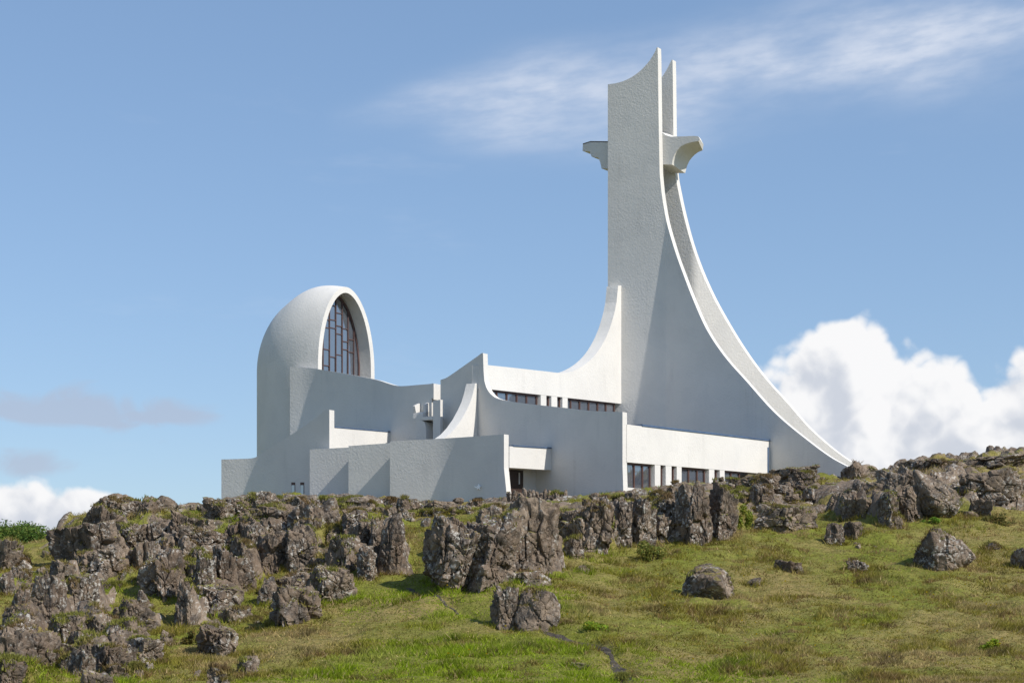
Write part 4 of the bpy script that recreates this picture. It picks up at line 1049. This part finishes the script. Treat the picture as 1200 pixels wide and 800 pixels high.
def make_grass():
    bpy.context.view_layer.update()
    N = 220000
    px = NR.uniform(-180, 1380, N); u = NR.rand(N); Ya, Yb = 38.0, 92.0
    Y = 1 / (1 / Ya + u * (1 / Yb - 1 / Ya)); X = (px - 600) / F * Y
    rk = rockiness(X, Y) + fbm(np.stack([X, Y, 0 * X], -1) * 1.1, 3, 77) * .22
    pd = path_dist(X, Y)
    keep = (rk < .50) & (pd > .16 + .16 * NR.rand(N)); X, Y, rk = X[keep], Y[keep], rk[keep]
    Z = hill_z(X, Y); tint = grass_tint(X, Y)
    hum = sstep(fbm(np.stack([X, Y, 0 * X], -1) * .35, 3, 91) + .8 * fbm(np.stack([X, Y, 0 * X], -1) * 1.5, 2, 95), -.2, .8)
    sx_, sy_ = [], []
    for o in ROCKS:
        if len(o.data.vertices) < 2000: continue
        c = o.matrix_world.translation; m = int(26 + 22 * o.scale[0]); an = NR.uniform(math.pi * .95, 2.05 * math.pi, m); r = NR.uniform(.78, 1.18, m)
        sx_.append(c.x + np.cos(an) * o.scale[0] * r); sy_.append(c.y + np.sin(an) * o.scale[1] * r)
    sx_, sy_ = np.concatenate(sx_), np.concatenate(sy_); ok = (rockiness(sx_, sy_) < .75) & (sy_ < 88); sx_, sy_ = sx_[ok], sy_[ok]
    X, Y, Z = np.concatenate([X, sx_]), np.concatenate([Y, sy_]), np.concatenate([Z, hill_z(sx_, sy_)])
    tint = np.concatenate([tint, grass_tint(sx_, sy_) * .9]); hum = np.concatenate([hum, np.full(len(sx_), 1.15)])
    K = 5; n = len(X)
    B = np.repeat(np.stack([X, Y, Z - .03], 1), K, 0); B[:, :2] += NR.normal(size=(n * K, 2)) * .11
    h = np.repeat(.04 + .15 * hum, K) * NR.uniform(.5, 1.35, n * K)
    tt = np.repeat(tint, K, 0) * NR.uniform(.72, 1.28, (n * K, 1)); d = NR.rand(n * K); tt = np.where((d > .95)[:, None], STRAW * NR.uniform(.8, 1.3, (n * K, 1)), tt)
    V, c = blades(B, tt, h, NR.uniform(.010, .022, n * K), 1.25)
    me = tint_mesh('grass', V, np.arange(len(V)).reshape(-1, 3), c, GRASS, 3)
    tag(link('grass', me), 'short green and straw-coloured grass over the hillside', 'grass', kind='stuff')
make_grass()
def make_turf():
    """cushions of moss and grass on the ledges and tops of the rocks"""
    bpy.context.view_layer.update()
    Bs, ts = [], []
    for o in ROCKS:
        me = o.data; n = len(me.vertices); co = np.empty(n * 3); me.vertices.foreach_get('co', co); co = co.reshape(-1, 3)
        no = np.empty(n * 3); me.vertices.foreach_get('normal', no); no = no.reshape(-1, 3)
        M = np.array(o.matrix_world); W = co @ M[:3, :3].T + M[:3, 3]; Nn = no @ np.linalg.inv(M[:3, :3]); Nn /= np.linalg.norm(Nn, axis=1)[:, None] + 1e-9
        f = gnoise(W * .7, 61) + .5 * gnoise(W * 2.2, 62)
        ok = (Nn[:, 2] > .62) & (f > .22)
        if ok.sum() == 0: continue
        area = abs(M[0, 0] * M[1, 1]) if True else 1
        W = W[ok]; k = 3
        if n > 6000: W = W[NR.rand(len(W)) < .5]
        if n < 1000: k = 5
        Bs.append(np.repeat(W, k, 0))
    B = np.concatenate(Bs); B = B + NR.normal(size=B.shape) * np.array([.06, .06, .0]); B[:, 2] -= .02
    n = len(B); f = sstep(gnoise(B * .5, 66) + .4 * gnoise(B * 2, 67), -.3, .5)
    t = lerp(np.broadcast_to(np.array([.250, .245, .055]), (n, 3)), np.array([.22, .145, .066]), f) * NR.uniform(.6, 1.3, (n, 1))
    V, c = blades(B, t, NR.uniform(.05, .15, n), NR.uniform(.012, .026, n), .9)
    me = tint_mesh('moss', V, np.arange(len(V)).reshape(-1, 3), c, GRASS, 3)
    tag(link('moss', me), 'moss and short turf growing on the rock ledges', 'moss', kind='stuff')
    print('TURF', n)
make_turf()

def leaf_cloud(clumps, n, size, tint, seed, flat=.75):
    rg = np.random.RandomState(seed); P, c = [], []
    for (cx, cy, cz, rx, ry, rz) in clumps:
        m = int(n / len(clumps)); d = rg.normal(size=(m, 3)); d /= np.linalg.norm(d, axis=1)[:, None]
        r = rg.rand(m) ** .45; P.append(np.array([cx, cy, cz]) + d * r[:, None] * np.array([rx, ry, rz]))
    P = np.concatenate(P); n = len(P)
    a = rg.normal(size=(n, 3)); a /= np.linalg.norm(a, axis=1)[:, None]; b = np.cross(a, rg.normal(size=(n, 3))); b /= np.linalg.norm(b, axis=1)[:, None]
    s = size * rg.uniform(.6, 1.3, (n, 1)); V = np.stack([P - a * s, P + b * s * .45, P + a * s, P - b * s * .45], 1).reshape(-1, 3)
    t = np.asarray(tint) * rg.uniform(.6, 1.35, (n, 1)) * np.array([1, 1, 1]); t[:, 0] *= rg.uniform(.75, 1.3, n)
    return V, np.arange(len(V)).reshape(-1, 4), np.repeat(t, 4, 0)
def shrub(label, x0, y0, x1, y1, Y, n, size, tint, seed, clumps=9, stems=True, group=None):
    w, h = (x1 - x0) / F * Y, (y1 - y0) / F * Y; X = ray((x0 + x1) / 2) * Y; z0 = (HORIZON - y1) / F * Y
    e = empty('shrub', (X, Y, z0)); tag(e, label, 'shrub', group); rg = random.Random(seed); cl = []
    for i in range(clumps):
        u = rg.uniform(-1, 1); cl.append((u * w * .38, rg.uniform(-.3, .3) * w, h * rg.uniform(.25, .86) * (1 - .35 * u * u), w * rg.uniform(.13, .24), w * rg.uniform(.13, .24), h * rg.uniform(.16, .30)))
    V, Fi, t = leaf_cloud(cl, n, size, tint, seed); f = link('foliage', tint_mesh('foliage', V, Fi, t, LEAF, 4), None, e); f['kind'] = 'stuff'
    for i, c in enumerate(cl if stems else ()):
        a = Vector((c[0] * .25, c[1] * .25, -.3)); b = Vector(c[:3]); r = .02 + .015 * rg.random(); k = 6; m1 = (a + b) / 2 + Vector((rg.uniform(-.1, .1), rg.uniform(-.1, .1), .1))
        V2, F2 = [], []
        for p, q in ((a, r), (m1, r * .8), (b, r * .3)): V2 += [p + Vector((math.cos(6.283 * j / k), math.sin(6.283 * j / k), 0)) * q for j in range(k)]
        for s in range(2): F2 += [[s * k + j, s * k + (j + 1) % k, (s + 1) * k + (j + 1) % k, (s + 1) * k + j] for j in range(k)]
        me = bpy.data.meshes.new('stem'); me.from_pydata(V2, [], F2); link('stem', me, BARK, e)
    return e
shrub('large green leafy shrub on the skyline at the left edge', -22, 604, 66, 652, 77, 12000, .065, (.115, .18, .034), 1, 26)
shrub('dark green low bush at the foot of the dark fissured cliff', 738, 634, 782, 660, foot_Y(760, 657), 3000, .05, (.20, .21, .045), 2, 10)
shrub('bright leafy patch of low plants just above the path bend', 676, 727, 718, 744, foot_Y(697, 742), 1600, .05, (.26, .33, .03), 3, 8, False)
shrub('bright green tuft right of the twin rock columns', 860, 590, 882, 626, foot_Y(870, 622), 1800, .05, (.24, .28, .04), 4, 7, False)
shrub('dark heather mound on the right slope near the small block', 1152, 600, 1190, 618, foot_Y(1170, 616), 1800, .05, (.18, .16, .045), 5, 7, False)
shrub('pale green plants at the base of the egg-shaped rock', 1078, 606, 1104, 617, foot_Y(1090, 615), 800, .05, (.18, .32, .04), 6, 6, False)
shrub('yellow-green plants low in the right corner grass', 1146, 748, 1180, 762, foot_Y(1162, 760), 900, .045, (.28, .34, .03), 7, 6, False)
shrub('dark low bush beside the square boulder', 212, 738, 236, 758, foot_Y(224, 756), 1500, .045, (.15, .13, .035), 8, 6, False)
def flowers():
    pts = [(x, y) for x, y in ((567, 676), (712, 676), (726, 672), (739, 675), (771, 682), (762, 701), (673, 697), (755, 711), (771, 684), (1086, 701), (1094, 703), (1107, 698), (1131, 694), (1136, 684), (1124, 690), (1120, 706), (532, 785), (538, 786), (525, 784), (738, 667), (640, 713), (680, 705))]
    rg = np.random.RandomState(4)
    pts += [(x, y) for x, y in zip(rg.uniform(520, 1190, 40), rg.uniform(665, 795, 40))]
    V, F_ = [], []
    for x, y in pts:
        Y = foot_Y(x, y); X = ray(x) * Y; c = Vector((X, Y, zat(X, Y) + .22)); k = 6; r = rg.uniform(.018, .034); o = len(V)
        V += [c] + [c + Vector((math.cos(6.283 * j / k) * r, -.4 * r * math.sin(6.283 * j / k), math.sin(6.283 * j / k) * r * .8)) for j in range(k)]
        F_ += [[o, o + 1 + j, o + 1 + (j + 1) % k] for j in range(k)]
    me = tint_mesh('flowers', np.array(V), np.array(F_), np.array([.75, .50, .02]), FLOWER, 3)
    tag(link('flowers', me), 'scattered tiny yellow flowers in the grass', 'flowers', kind='stuff')
flowers()
